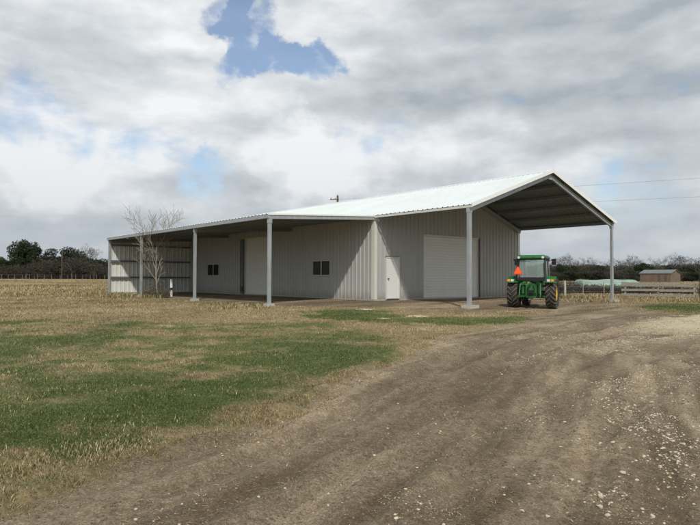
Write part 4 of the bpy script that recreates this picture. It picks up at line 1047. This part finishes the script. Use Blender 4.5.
lite = summ([bump(130, 20, 12, .10), bump(330, 10, 8, .12), bump(60, 156, 6, .22), bump(10, 150, 6, .2), bump(120, 166, 5, .2), bump(290, 165, 5, .26), bump(330, 165, 5, .2), bump(190, 115, 12, .12), bump(480, 160, 7, .18), bump(420, 168, 6, .18), bump(560, 165, 7, .12), bump(370, 172, 5, .16), bump(280, 100, 8, .08), bump(20, 10, 8, .08), bump(110, 178, 7, .1)])
br_ = summ([Mn('MULTIPLY', Mn('SUBTRACT', c2, .5), .60), Mn('MULTIPLY', Mn('SUBTRACT', c3, .5), .22), Mn('MULTIPLY', Mn('SUBTRACT', c1, .5), -.35), relief, lite])
br_ = Mn('ADD', Mn('SUBTRACT', br_, Mn('MULTIPLY', dark, .58)), .55)
cr = n.new('ShaderNodeValToRGB'); l.new(br_, cr.inputs['Fac']); e = cr.color_ramp.elements
e.new(.5); 
for k, (p, c) in enumerate([(.08, (.40, .445, .485)), (.5, (.63, .67, .705)), (.88, (.93, .945, .96))]): e[k].position = p; e[k].color = (*c, 1)
# greyer, bluer air toward the horizon
hzf = Mn('MULTIPLY', Mn('POWER', Mn('SUBTRACT', 1.0, Mn('MAXIMUM', sx.outputs[2], 0.0), cl=True), 9.0), .86)
mx = n.new('ShaderNodeMix'); mx.data_type = 'RGBA'; l.new(hzf, mx.inputs[0]); l.new(cr.outputs[0], mx.inputs[6]); mx.inputs[7].default_value = (.40, .45, .50, 1)
bg2 = n.new('ShaderNodeBackground'); l.new(mx.outputs[2], bg2.inputs[0]); bg2.inputs[1].default_value = 1
ms = n.new('ShaderNodeMixShader'); l.new(Mn('MAXIMUM', mr.outputs[0], Mn('MULTIPLY', hzf, .75)), ms.inputs[0]); l.new(bg.outputs[0], ms.inputs[1]); l.new(bg2.outputs[0], ms.inputs[2]); l.new(ms.outputs[0], out.inputs[0])
sl_ = bpy.data.lights.new('sun', 'SUN'); sl_.energy = 2.8; sl_.angle = math.radians(2.0); sl_.color = (1, .95, .86)
so = bpy.data.objects.new('sun', sl_); COL.objects.link(so); so.rotation_euler = Vector(SUN).to_track_quat('-Z', 'Y').to_euler(); so.location = (-20, -30, 40)

# ------------------------------------------------------------------ camera
cd = bpy.data.cameras.new('camera'); co = bpy.data.objects.new('camera', cd); COL.objects.link(co)
cd.sensor_fit = 'HORIZONTAL'; cd.sensor_width = 36; cd.lens = F/700*36; cd.clip_end = 9000; cd.clip_start = .05
mt_ = Matrix((R2, U2, -fw)).transposed().to_4x4(); mt_.translation = Vector(CAM); co.matrix_world = mt_
scn.camera = co
scn.view_settings.view_transform = 'Standard'; scn.view_settings.look = 'None'; scn.view_settings.gamma = 1; scn.view_settings.exposure = 0
try: scn.view_settings.use_curve_mapping = False
except Exception: pass
